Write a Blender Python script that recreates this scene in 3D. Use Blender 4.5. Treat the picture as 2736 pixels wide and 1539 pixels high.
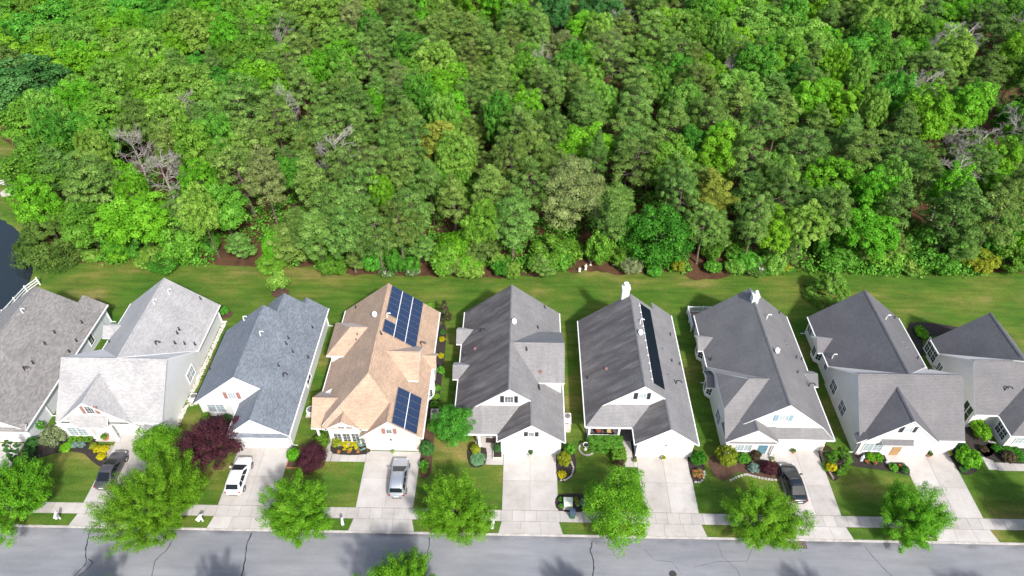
import bpy, bmesh, math, random
import numpy as np
from mathutils import Vector

for _o in list(bpy.data.objects):
    bpy.data.objects.remove(_o, do_unlink=True)
scene = bpy.context.scene
COL = scene.collection
R = math.radians

# ------------------------------------------------------------------ camera
cam_data = bpy.data.cameras.new('camera')
cam = bpy.data.objects.new('camera', cam_data)
COL.objects.link(cam)
cam_data.sensor_width = 36.0
cam_data.lens = 1824.0 / 2736.0 * 36.0
cam_data.clip_start = 0.5
cam_data.clip_end = 2000.0
cam.location = (0.0, 0.0, 63.0)
cam.rotation_euler = (R(90.0 - 42.65), 0.0, R(1.1))
scene.camera = cam

# ------------------------------------------------------------------ sky, sun, exposure
SUN_DIR = Vector((3.55, -7.1, 7.4)).normalized()
world = bpy.data.worlds.new('World')
scene.world = world
world.use_nodes = True
wn = world.node_tree
bg = wn.nodes['Background']
sky = wn.nodes.new('ShaderNodeTexSky')
sky.sky_type = 'NISHITA'
sky.sun_disc = False
sky.sun_elevation = math.asin(SUN_DIR.z)
sky.sun_rotation = math.atan2(SUN_DIR.x, SUN_DIR.y)
sky.air_density = 1.0
sky.dust_density = 3.0
wn.links.new(sky.outputs['Color'], bg.inputs['Color'])
bg.inputs['Strength'].default_value = 0.14
sun_data = bpy.data.lights.new('sun', 'SUN')
sun_data.energy = 3.1
sun_data.angle = R(3.5)
sun_data.color = (1.0, 0.98, 0.95)
sun = bpy.data.objects.new('sun', sun_data)
COL.objects.link(sun)
sun.rotation_euler = (-SUN_DIR).to_track_quat('-Z', 'Y').to_euler()
sun.location = (20, -40, 90)
scene.view_settings.view_transform = 'Standard'
scene.view_settings.look = 'None'
scene.view_settings.gamma = 1.0
scene.view_settings.exposure = 0.64
scene.cycles.max_bounces = 6
scene.cycles.diffuse_bounces = 3
scene.cycles.glossy_bounces = 3
scene.cycles.transmission_bounces = 4

# ------------------------------------------------------------------ materials
MATS = {}
def _new(name):
    m = bpy.data.materials.new(name)
    m.use_nodes = True
    nt = m.node_tree
    return m, nt, nt.nodes['Principled BSDF']
def N(nt, t, **kw):
    n = nt.nodes.new(t)
    for k, v in kw.items():
        if k in n.inputs: n.inputs[k].default_value = v
        else: setattr(n, k, v)
    return n
def rgb(c): return (c[0], c[1], c[2], 1.0)
def ramp(nt, src, stops):
    r = nt.nodes.new('ShaderNodeValToRGB')
    el = r.color_ramp.elements
    el[0].position, el[0].color = stops[0][0], rgb(stops[0][1])
    el[1].position, el[1].color = stops[-1][0], rgb(stops[-1][1])
    for p, c in stops[1:-1]:
        e = el.new(p); e.color = rgb(c)
    nt.links.new(src, r.inputs['Fac'])
    return r.outputs['Color']
def mixc(nt, a, b, fac, mode='MIX'):
    m = nt.nodes.new('ShaderNodeMix'); m.data_type = 'RGBA'; m.blend_type = mode
    for v, i in ((fac, 0), (a, 6), (b, 7)):
        if hasattr(v, 'links') or hasattr(v, 'is_linked'): nt.links.new(v, m.inputs[i])
        elif i == 0: m.inputs[0].default_value = v
        else: m.inputs[i].default_value = rgb(v)
    return m.outputs[2]
def noise(nt, vec, scale, detail=3.0, rough=0.55, out='Fac'):
    n = N(nt, 'ShaderNodeTexNoise'); n.inputs['Scale'].default_value = scale
    n.inputs['Detail'].default_value = detail; n.inputs['Roughness'].default_value = rough
    if vec is not None: nt.links.new(vec, n.inputs['Vector'])
    return n.outputs[out]
def mapping(nt, vec, scale=(1, 1, 1), loc=(0, 0, 0), rot=(0, 0, 0)):
    m = N(nt, 'ShaderNodeMapping'); m.inputs['Scale'].default_value = scale
    m.inputs['Location'].default_value = loc; m.inputs['Rotation'].default_value = rot
    nt.links.new(vec, m.inputs['Vector']); return m.outputs['Vector']
def geo_pos(nt): return N(nt, 'ShaderNodeNewGeometry').outputs['Position']
def bump(nt, bs, h, strength=0.3, dist=0.02):
    b = N(nt, 'ShaderNodeBump'); b.inputs['Strength'].default_value = strength
    b.inputs['Distance'].default_value = dist
    nt.links.new(h, b.inputs['Height']); nt.links.new(b.outputs['Normal'], bs.inputs['Normal'])
def mat_plain(name, col, rough=0.6, var=0.12, scale=6.0, metal=0.0, spec=0.5, coat=0.0):
    if name in MATS: return MATS[name]
    m, nt, bs = _new(name)
    f = noise(nt, geo_pos(nt), scale, 4.0)
    d = tuple(c * (1 - var) for c in col); l = tuple(min(1, c * (1 + var)) for c in col)
    nt.links.new(ramp(nt, f, [(0.3, d), (0.7, l)]), bs.inputs['Base Color'])
    bs.inputs['Roughness'].default_value = rough; bs.inputs['Metallic'].default_value = metal
    bs.inputs['Specular IOR Level'].default_value = spec
    bs.inputs['Coat Weight'].default_value = coat
    MATS[name] = m; return m
def mat_shingle(name, base, contrast=0.25, stain=0.0, stain_col=(0.07, 0.065, 0.07), row=0.15, tab=0.32, mort=0.55):
    m, nt, bs = _new(name)
    uv = N(nt, 'ShaderNodeUVMap').outputs['UV']
    br = N(nt, 'ShaderNodeTexBrick'); br.offset = 0.5; br.squash = 1.0
    for k, v in (('Scale', 1.0), ('Mortar Size', 0.014), ('Mortar Smooth', 0.3), ('Bias', 0.0), ('Brick Width', tab), ('Row Height', row)):
        br.inputs[k].default_value = v
    br.inputs['Color1'].default_value = rgb(tuple(c * (1 - contrast) for c in base))
    br.inputs['Color2'].default_value = rgb(tuple(c * (1 + contrast) for c in base))
    br.inputs['Mortar'].default_value = rgb(tuple(c * mort for c in base))
    nt.links.new(uv, br.inputs['Vector'])
    big = noise(nt, mapping(nt, uv, (0.35, 0.35, 1)), 1.0, 4.0, 0.6)
    c1 = mixc(nt, br.outputs['Color'], ramp(nt, big, [(0.3, (0.62, 0.62, 0.63)), (0.7, (1.12, 1.1, 1.08))]), 0.55, 'MULTIPLY')
    gr = noise(nt, uv, 9.0, 5.0, 0.7)
    c2 = mixc(nt, c1, ramp(nt, gr, [(0.3, (0.7, 0.7, 0.7)), (0.7, (1.18, 1.17, 1.16))]), 0.6, 'MULTIPLY')
    out = c2
    if stain > 0:
        st = noise(nt, mapping(nt, uv, (0.8, 0.16, 1)), 1.0, 5.0, 0.62)
        f = ramp(nt, st, [(0.38, (0, 0, 0)), (0.58, (stain, stain, stain))])
        out = mixc(nt, c2, stain_col, f)
        st2 = noise(nt, mapping(nt, uv, (1.7, 0.22, 1), (7, 3, 0)), 1.0, 4.0, 0.6)
        f2 = ramp(nt, st2, [(0.54, (0, 0, 0)), (0.7, (0.55 * stain,) * 3)])
        out = mixc(nt, out, tuple(min(1, c * 1.5) for c in base), f2)
    nt.links.new(out, bs.inputs['Base Color'])
    bs.inputs['Roughness'].default_value = 0.7; bs.inputs['Specular IOR Level'].default_value = 0.45
    bs.inputs['Sheen Weight'].default_value = 0.3; bs.inputs['Sheen Roughness'].default_value = 0.22; bs.inputs['Sheen Tint'].default_value = (0.9, 0.92, 1.0, 1)
    bump(nt, bs, br.outputs['Fac'], -0.5, 0.03)
    MATS[name] = m; return m
def mat_siding(name, col, lap=0.115):
    m, nt, bs = _new(name)
    p = geo_pos(nt)
    sx = N(nt, 'ShaderNodeSeparateXYZ'); nt.links.new(p, sx.inputs[0])
    d = N(nt, 'ShaderNodeMath', operation='DIVIDE'); nt.links.new(sx.outputs['Z'], d.inputs[0]); d.inputs[1].default_value = lap
    fr = N(nt, 'ShaderNodeMath', operation='FRACT'); nt.links.new(d.outputs[0], fr.inputs[0])
    line = ramp(nt, fr.outputs[0], [(0.0, (0.6, 0.6, 0.62)), (0.12, (0.98, 0.98, 0.98)), (1.0, (1, 1, 1))])
    big = noise(nt, mapping(nt, p, (0.5, 0.5, 0.9)), 1.0, 4.0)
    tone = ramp(nt, big, [(0.3, tuple(c * 0.93 for c in col)), (0.7, col)])
    nt.links.new(mixc(nt, tone, line, 0.8, 'MULTIPLY'), bs.inputs['Base Color'])
    bs.inputs['Roughness'].default_value = 0.55
    bump(nt, bs, fr.outputs[0], -0.35, 0.02)
    MATS[name] = m; return m
def mat_leaf(name, stops, transl=0.3, hue=0.015, val=0.22):
    if name in MATS: return MATS[name]
    m, nt, bs = _new(name)
    at = N(nt, 'ShaderNodeAttribute'); at.attribute_name = 'tint'
    col = ramp(nt, at.outputs['Fac'], stops)
    oi = N(nt, 'ShaderNodeObjectInfo')
    hv = N(nt, 'ShaderNodeHueSaturation')
    mr = N(nt, 'ShaderNodeMapRange'); nt.links.new(oi.outputs['Random'], mr.inputs[0])
    mr.inputs[3].default_value = 0.5 - hue; mr.inputs[4].default_value = 0.5 + hue
    nt.links.new(mr.outputs[0], hv.inputs['Hue'])
    m2 = N(nt, 'ShaderNodeMath', operation='MULTIPLY'); nt.links.new(oi.outputs['Random'], m2.inputs[0]); m2.inputs[1].default_value = 7.31
    f2 = N(nt, 'ShaderNodeMath', operation='FRACT'); nt.links.new(m2.outputs[0], f2.inputs[0])
    mr2 = N(nt, 'ShaderNodeMapRange'); nt.links.new(f2.outputs[0], mr2.inputs[0])
    mr2.inputs[3].default_value = 1 - val; mr2.inputs[4].default_value = 1 + val
    nt.links.new(mr2.outputs[0], hv.inputs['Value'])
    nt.links.new(col, hv.inputs['Color'])
    nt.links.new(hv.outputs[0], bs.inputs['Base Color'])
    bs.inputs['Roughness'].default_value = 0.6; bs.inputs['Specular IOR Level'].default_value = 0.16
    tr = N(nt, 'ShaderNodeBsdfTranslucent'); nt.links.new(hv.outputs[0], tr.inputs['Color'])
    mx = N(nt, 'ShaderNodeMixShader'); mx.inputs[0].default_value = transl
    nt.links.new(bs.outputs[0], mx.inputs[1]); nt.links.new(tr.outputs[0], mx.inputs[2])
    nt.links.new(mx.outputs[0], nt.nodes['Material Output'].inputs['Surface'])
    MATS[name] = m; return m

def build_materials():
    # lawn
    m, nt, bs = _new('lawn'); p = geo_pos(nt)
    a = noise(nt, mapping(nt, p, (0.09, 0.16, 1)), 1.0, 5.0, 0.6)
    b = noise(nt, mapping(nt, p, (0.22, 1.3, 1), (3, 9, 0)), 1.0, 4.0, 0.55)
    c = noise(nt, p, 5.0, 5.0, 0.75)
    c0 = ramp(nt, a, [(0.3, (0.045, 0.125, 0.011)), (0.46, (0.075, 0.15, 0.017)), (0.56, (0.12, 0.165, 0.026)), (0.67, (0.235, 0.205, 0.065))])
    c1 = mixc(nt, c0, ramp(nt, b, [(0.3, (0.6, 0.7, 0.6)), (0.72, (1.35, 1.25, 1.3))]), 0.8, 'MULTIPLY')
    c2 = mixc(nt, c1, ramp(nt, c, [(0.3, (0.5, 0.54, 0.5)), (0.7, (1.45, 1.38, 1.4))]), 0.75, 'MULTIPLY')
    e_ = noise(nt, mapping(nt, p, (0.7, 0.9, 1), (5, 3, 0)), 1.0, 5.0, 0.7)
    c2 = mixc(nt, c2, (0.19, 0.15, 0.06), ramp(nt, e_, [(0.54, (0, 0, 0)), (0.74, (0.5, 0.5, 0.5))]))
    nt.links.new(c2, bs.inputs['Base Color']); bs.inputs['Roughness'].default_value = 0.9; bs.inputs['Specular IOR Level'].default_value = 0.15
    bump(nt, bs, noise(nt, p, 14.0, 4.0, 0.8), 0.8, 0.05); MATS['lawn'] = m
    # forest floor
    m, nt, bs = _new('forest_floor'); p = geo_pos(nt)
    a = noise(nt, p, 0.5, 6.0, 0.7); b = noise(nt, p, 6.0, 5.0, 0.75)
    c0 = ramp(nt, a, [(0.35, (0.06, 0.036, 0.02)), (0.55, (0.12, 0.062, 0.036)), (0.72, (0.05, 0.048, 0.02))])
    c1 = mixc(nt, c0, ramp(nt, b, [(0.3, (0.5, 0.5, 0.5)), (0.7, (1.4, 1.35, 1.3))]), 0.7, 'MULTIPLY')
    nt.links.new(c1, bs.inputs['Base Color']); bs.inputs['Roughness'].default_value = 0.95; bs.inputs['Specular IOR Level'].default_value = 0.1
    bump(nt, bs, b, 0.8, 0.06); MATS['forest_floor'] = m
    # asphalt
    m, nt, bs = _new('asphalt'); p = geo_pos(nt)
    a = noise(nt, mapping(nt, p, (0.12, 0.3, 1)), 1.0, 5.0, 0.6); b = noise(nt, p, 22.0, 4.0, 0.8); d = noise(nt, mapping(nt, p, (0.25, 1.6, 1)), 1.0, 4.0, 0.6)
    c0 = ramp(nt, a, [(0.32, (0.20, 0.205, 0.222)), (0.7, (0.275, 0.278, 0.292))])
    c1 = mixc(nt, c0, ramp(nt, d, [(0.3, (0.86, 0.86, 0.87)), (0.7, (1.08, 1.08, 1.08))]), 0.8, 'MULTIPLY')
    c2 = mixc(nt, c1, ramp(nt, b, [(0.3, (0.72, 0.72, 0.72)), (0.7, (1.25, 1.25, 1.25))]), 0.65, 'MULTIPLY')
    # dark damp silt along the kerb, ragged edge
    sp = N(nt, 'ShaderNodeSeparateXYZ'); nt.links.new(p, sp.inputs[0])
    e = noise(nt, mapping(nt, p, (0.35, 0.9, 1), (11, 2, 0)), 1.0, 6.0, 0.68)
    ma = N(nt, 'ShaderNodeMath', operation='MULTIPLY_ADD'); nt.links.new(e, ma.inputs[0]); ma.inputs[1].default_value = 3.2; nt.links.new(sp.outputs['Y'], ma.inputs[2])
    mr = N(nt, 'ShaderNodeMapRange'); nt.links.new(ma.outputs[0], mr.inputs[0])
    mr.inputs[1].default_value = 33.8; mr.inputs[2].default_value = 34.9; mr.inputs[3].default_value = 0.0; mr.inputs[4].default_value = 0.75
    c3 = mixc(nt, c2, (0.06, 0.06, 0.066), mr.outputs[0])
    nt.links.new(c3, bs.inputs['Base Color']); bs.inputs['Roughness'].default_value = 0.8; bs.inputs['Specular IOR Level'].default_value = 0.3
    bump(nt, bs, b, 0.35, 0.02); MATS['asphalt'] = m
    # concrete slabs (per-slab tone)
    for nm, lo, hi in (('concrete', (0.42, 0.39, 0.36), (0.53, 0.50, 0.47)), ('sidewalk_concrete', (0.40, 0.372, 0.345), (0.51, 0.48, 0.45))):
        m, nt, bs = _new(nm); p = geo_pos(nt)
        a = noise(nt, p, 0.45, 6.0, 0.65); b = noise(nt, p, 10.0, 4.0, 0.7)
        oi = N(nt, 'ShaderNodeObjectInfo')
        c0 = ramp(nt, a, [(0.3, lo), (0.62, hi)])
        c1 = mixc(nt, c0, ramp(nt, oi.outputs['Random'], [(0.0, (0.86, 0.85, 0.84)), (1.0, (1.04, 1.04, 1.04))]), 1.0, 'MULTIPLY')
        c2 = mixc(nt, c1, ramp(nt, b, [(0.3, (0.88, 0.88, 0.88)), (0.7, (1.08, 1.08, 1.08))]), 0.6, 'MULTIPLY')
        s = noise(nt, mapping(nt, p, (0.5, 0.8, 1), (4, 1, 0)), 1.0, 6.0, 0.7)
        c3 = mixc(nt, c2, (0.28, 0.22, 0.17), ramp(nt, s, [(0.56, (0, 0, 0)), (0.78, (0.5, 0.5, 0.5))]))
        nt.links.new(c3, bs.inputs['Base Color']); bs.inputs['Roughness'].default_value = 0.8; bs.inputs['Specular IOR Level'].default_value = 0.3
        MATS[nm] = m
    # water
    m, nt, bs = _new('pond_water'); p = geo_pos(nt)
    bs.inputs['Base Color'].default_value = (0.018, 0.026, 0.03, 1); bs.inputs['Roughness'].default_value = 0.08
    bump(nt, bs, noise(nt, p, 1.8, 3.0), 0.12, 0.05); MATS['pond_water'] = m
    # mulch
    m, nt, bs = _new('mulch'); p = geo_pos(nt); b = noise(nt, p, 9.0, 5.0, 0.75)
    nt.links.new(ramp(nt, b, [(0.3, (0.012, 0.01, 0.009)), (0.7, (0.06, 0.045, 0.038))]), bs.inputs['Base Color'])
    bs.inputs['Roughness'].default_value = 0.95; bump(nt, bs, b, 1.0, 0.05); MATS['mulch'] = m
    m, nt, bs = _new('brown_mulch'); p = geo_pos(nt); b = noise(nt, p, 9.0, 5.0, 0.75)
    nt.links.new(ramp(nt, b, [(0.3, (0.05, 0.025, 0.015)), (0.7, (0.14, 0.075, 0.045))]), bs.inputs['Base Color'])
    bs.inputs['Roughness'].default_value = 0.95; bump(nt, bs, b, 1.0, 0.05); MATS['brown_mulch'] = m
    # solar cells
    m, nt, bs = _new('solar_cell')
    uv = N(nt, 'ShaderNodeUVMap').outputs['UV']
    br = N(nt, 'ShaderNodeTexBrick'); br.offset = 0.0
    for k, v in (('Scale', 1.0), ('Mortar Size', 0.006), ('Mortar Smooth', 0.2), ('Brick Width', 0.157), ('Row Height', 0.157)): br.inputs[k].default_value = v
    br.inputs['Color1'].default_value = (0.008, 0.02, 0.062, 1); br.inputs['Color2'].default_value = (0.01, 0.026, 0.078, 1); br.inputs['Mortar'].default_value = (0.10, 0.14, 0.22, 1)
    nt.links.new(uv, br.inputs['Vector']); nt.links.new(br.outputs['Color'], bs.inputs['Base Color'])
    bs.inputs['Roughness'].default_value = 0.22; MATS['solar_cell'] = m
    # stone veneer
    m, nt, bs = _new('stone_veneer'); p = geo_pos(nt)
    tc = N(nt, 'ShaderNodeCombineXYZ'); sp = N(nt, 'ShaderNodeSeparateXYZ'); nt.links.new(p, sp.inputs[0])
    nt.links.new(sp.outputs['X'], tc.inputs['X']); nt.links.new(sp.outputs['Z'], tc.inputs['Y'])
    br = N(nt, 'ShaderNodeTexBrick')
    for k, v in (('Scale', 1.0), ('Mortar Size', 0.012), ('Brick Width', 0.24), ('Row Height', 0.085)): br.inputs[k].default_value = v
    br.inputs['Color1'].default_value = (0.60, 0.43, 0.36, 1); br.inputs['Color2'].default_value = (0.74, 0.62, 0.54, 1); br.inputs['Mortar'].default_value = (0.72, 0.68, 0.64, 1)
    nt.links.new(tc.outputs[0], br.inputs['Vector']); nt.links.new(br.outputs['Color'], bs.inputs['Base Color']); bs.inputs['Roughness'].default_value = 0.85
    bump(nt, bs, br.outputs['Fac'], -0.4, 0.02); MATS['stone_veneer'] = m
    # glass
    m, nt, bs = _new('window_glass')
    bs.inputs['Base Color'].default_value = (0.022, 0.032, 0.038, 1); bs.inputs['Roughness'].default_value = 0.06; bs.inputs['Specular IOR Level'].default_value = 0.7
    MATS['window_glass'] = m
    m, nt, bs = _new('sky_glass')
    bs.inputs['Base Color'].default_value = (0.30, 0.36, 0.39, 1); bs.inputs['Roughness'].default_value = 0.15; MATS['sky_glass'] = m  # pale blue of the reflected sky put into the pane colour
    mat_plain('white_trim', (0.82, 0.82, 0.81), 0.45, 0.03)
    mat_plain('white_plastic', (0.80, 0.80, 0.79), 0.4, 0.03)
    mat_plain('garage_white', (0.70, 0.70, 0.69), 0.45, 0.03)
    mat_plain('black_plastic', (0.02, 0.02, 0.022), 0.5, 0.1)
    mat_plain('vent_dark', (0.035, 0.033, 0.033), 0.6, 0.1)
    mat_plain('vent_red', (0.24, 0.13, 0.115), 0.7, 0.1)
    mat_plain('vent_grey', (0.16, 0.155, 0.155), 0.6, 0.1)
    mat_plain('dish_grey', (0.62, 0.63, 0.65), 0.4, 0.04)
    mat_plain('dark_shutter', (0.03, 0.035, 0.045), 0.5, 0.1)
    mat_plain('red_shutter', (0.33, 0.17, 0.15), 0.6, 0.08)
    mat_plain('blue_shutter', (0.24, 0.37, 0.45), 0.5, 0.06)
    mat_plain('porch_floor', (0.13, 0.125, 0.125), 0.7, 0.12)
    mat_plain('kerb_concrete', (0.46, 0.43, 0.40), 0.85, 0.22, 2.0)
    mat_plain('joint_dirt', (0.16, 0.13, 0.11), 0.95, 0.2)
    mat_plain('tar_seal', (0.02, 0.02, 0.022), 0.5, 0.2)
    mat_plain('cast_iron', (0.07, 0.062, 0.058), 0.6, 0.2, metal=0.4)
    mat_plain('ac_beige', (0.60, 0.56, 0.50), 0.5, 0.06)
    mat_plain('ac_white', (0.76, 0.75, 0.70), 0.5, 0.05)
    mat_plain('ac_dark', (0.05, 0.035, 0.03), 0.6, 0.2)
    mat_plain('bark', (0.115, 0.09, 0.07), 0.95, 0.35, 4.0)
    mat_plain('pine_bark', (0.15, 0.115, 0.09), 0.95, 0.35, 4.0)
    mat_plain('dead_wood', (0.33, 0.30, 0.275), 0.9, 0.25, 2.0)
    mat_plain('stone_edge', (0.42, 0.39, 0.35), 0.9, 0.3, 5.0)
    mat_plain('timber', (0.26, 0.19, 0.15), 0.9, 0.25, 3.0)
    mat_plain('terracotta', (0.42, 0.18, 0.10), 0.8, 0.12)
    mat_plain('red_pot', (0.42, 0.07, 0.06), 0.6, 0.12)
    mat_plain('cream_pot', (0.66, 0.60, 0.48), 0.7, 0.08)
    mat_plain('cast_stone', (0.60, 0.56, 0.50), 0.9, 0.12)
    mat_plain('statue_cream', (0.72, 0.68, 0.58), 0.8, 0.08)
    mat_plain('teal_ceramic', (0.16, 0.33, 0.31), 0.3, 0.1)
    mat_plain('green_metal', (0.42, 0.46, 0.38), 0.5, 0.06)
    mat_plain('bin_blue', (0.055, 0.08, 0.12), 0.5, 0.08)
    mat_plain('bin_green', (0.02, 0.12, 0.06), 0.45, 0.08)
    mat_plain('door_wood', (0.40, 0.23, 0.10), 0.5, 0.12)
    mat_plain('door_teal', (0.10, 0.22, 0.28), 0.5, 0.08)
    mat_plain('red_cushion', (0.30, 0.07, 0.05), 0.9, 0.15)
    mat_plain('tan_cushion', (0.55, 0.40, 0.16), 0.9, 0.15)
    mat_plain('dark_frame', (0.05, 0.03, 0.025), 0.6, 0.15)
    mat_plain('tyre', (0.018, 0.018, 0.018), 0.85, 0.1)
    mat_plain('alloy', (0.35, 0.35, 0.36), 0.35, 0.05, metal=0.8)
    mat_plain('tail_red', (0.35, 0.015, 0.015), 0.25, 0.05)
    mat_plain('lamp_clear', (0.65, 0.66, 0.68), 0.15, 0.03)
    mat_plain('car_glass', (0.012, 0.016, 0.02), 0.14, 0.02, spec=0.25)
    mat_plain('paint_white', (0.80, 0.80, 0.80), 0.3, 0.01, coat=0.6)
    mat_plain('paint_silver', (0.42, 0.45, 0.49), 0.32, 0.02, metal=0.5, coat=0.6)
    mat_plain('paint_black', (0.012, 0.016, 0.02), 0.25, 0.02, coat=0.8)
    mat_plain('paint_grey', (0.085, 0.08, 0.085), 0.3, 0.02, metal=0.3, coat=0.6)
    mat_plain('thermal_black', (0.006, 0.012, 0.02), 0.4, 0.1)
    # foliage: (dark, mid, light) by leaf
    L = mat_leaf
    L('leaf_pine', [(0, (0.0545, 0.1151, 0.0167)), (0.5, (0.109, 0.2085, 0.0321)), (1, (0.2311, 0.3644, 0.0831))], 0.08, 0.018, 0.22)
    L('leaf_grey_pine', [(0, (0.0898, 0.1259, 0.0375)), (0.5, (0.1676, 0.2266, 0.0643)), (1, (0.2992, 0.3713, 0.1285))], 0.08, 0.01, 0.12)
    L('leaf_bright', [(0, (0.0613, 0.1947, 0.0056)), (0.5, (0.1225, 0.3454, 0.0112)), (1, (0.2228, 0.5023, 0.0372))], 0.2, 0.014, 0.12)
    L('leaf_mid', [(0, (0.0466, 0.1543, 0.0112)), (0.5, (0.0931, 0.2646, 0.0182)), (1, (0.1928, 0.4263, 0.056))], 0.16, 0.02, 0.2)
    L('leaf_oak', [(0, (0.0742, 0.1887, 0.0154)), (0.5, (0.1484, 0.3215, 0.035)), (1, (0.3277, 0.5312, 0.0976))], 0.15, 0.012, 0.12)
    L('leaf_deep', [(0, (0.027, 0.108, 0.0216)), (0.5, (0.0513, 0.1755, 0.0351)), (1, (0.1148, 0.2835, 0.0743))], 0.2, 0.01, 0.1)
    L('leaf_emerald', [(0, (0.0225, 0.1187, 0.0075)), (0.5, (0.0425, 0.1938, 0.0112)), (1, (0.1, 0.325, 0.0312))], 0.22, 0.005, 0.05)
    L('leaf_yellow_pine', [(0, (0.125, 0.1688, 0.0175)), (0.5, (0.225, 0.2812, 0.0325)), (1, (0.375, 0.425, 0.075))], 0.15, 0.008, 0.08)
    L('leaf_street', [(0, (0.0585, 0.1833, 0.0052)), (0.5, (0.1121, 0.2965, 0.0091)), (1, (0.2194, 0.4528, 0.0325))], 0.22, 0.01, 0.08)
    L('leaf_cedar', [(0, (0.045, 0.095, 0.014)), (0.5, (0.085, 0.165, 0.024)), (1, (0.17, 0.27, 0.05))], 0.12, 0.01, 0.1)
    L('leaf_plum', [(0, (0.0322, 0.0092, 0.0149)), (0.5, (0.069, 0.0184, 0.0299)), (1, (0.138, 0.0403, 0.0517))], 0.2, 0.01, 0.1)
    L('leaf_sage', [(0, (0.12, 0.17, 0.07)), (0.5, (0.22, 0.28, 0.12)), (1, (0.36, 0.42, 0.22))], 0.2, 0.01, 0.08)
    L('leaf_yellow', [(0, (0.30, 0.26, 0.004)), (0.5, (0.48, 0.43, 0.006)), (1, (0.64, 0.58, 0.03))], 0.2, 0.005, 0.08)
    L('leaf_lime', [(0, (0.14, 0.19, 0.010)), (0.5, (0.25, 0.31, 0.016)), (1, (0.42, 0.46, 0.06))], 0.25, 0.01, 0.1)
    L('leaf_blue', [(0, (0.09, 0.16, 0.13)), (0.5, (0.17, 0.27, 0.23)), (1, (0.30, 0.42, 0.37))], 0.15, 0.01, 0.1)
    L('leaf_mint', [(0, (0.07, 0.16, 0.07)), (0.5, (0.12, 0.25, 0.11)), (1, (0.2, 0.36, 0.18))], 0.15, 0.01, 0.1)
    L('leaf_brown', [(0, (0.035, 0.028, 0.016)), (0.5, (0.075, 0.055, 0.03)), (1, (0.14, 0.10, 0.05))], 0.15, 0.02, 0.15)
    L('leaf_white_flower', [(0, (0.05, 0.12, 0.015)), (0.7, (0.13, 0.23, 0.04)), (0.8, (0.75, 0.75, 0.68)), (1, (0.8, 0.8, 0.75))], 0.2, 0.01, 0.1)
    L('leaf_orange_flower', [(0, (0.06, 0.13, 0.02)), (0.45, (0.10, 0.18, 0.03)), (0.5, (0.65, 0.17, 0.08)), (1, (0.75, 0.26, 0.14))], 0.2, 0.01, 0.1)
build_materials()

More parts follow.
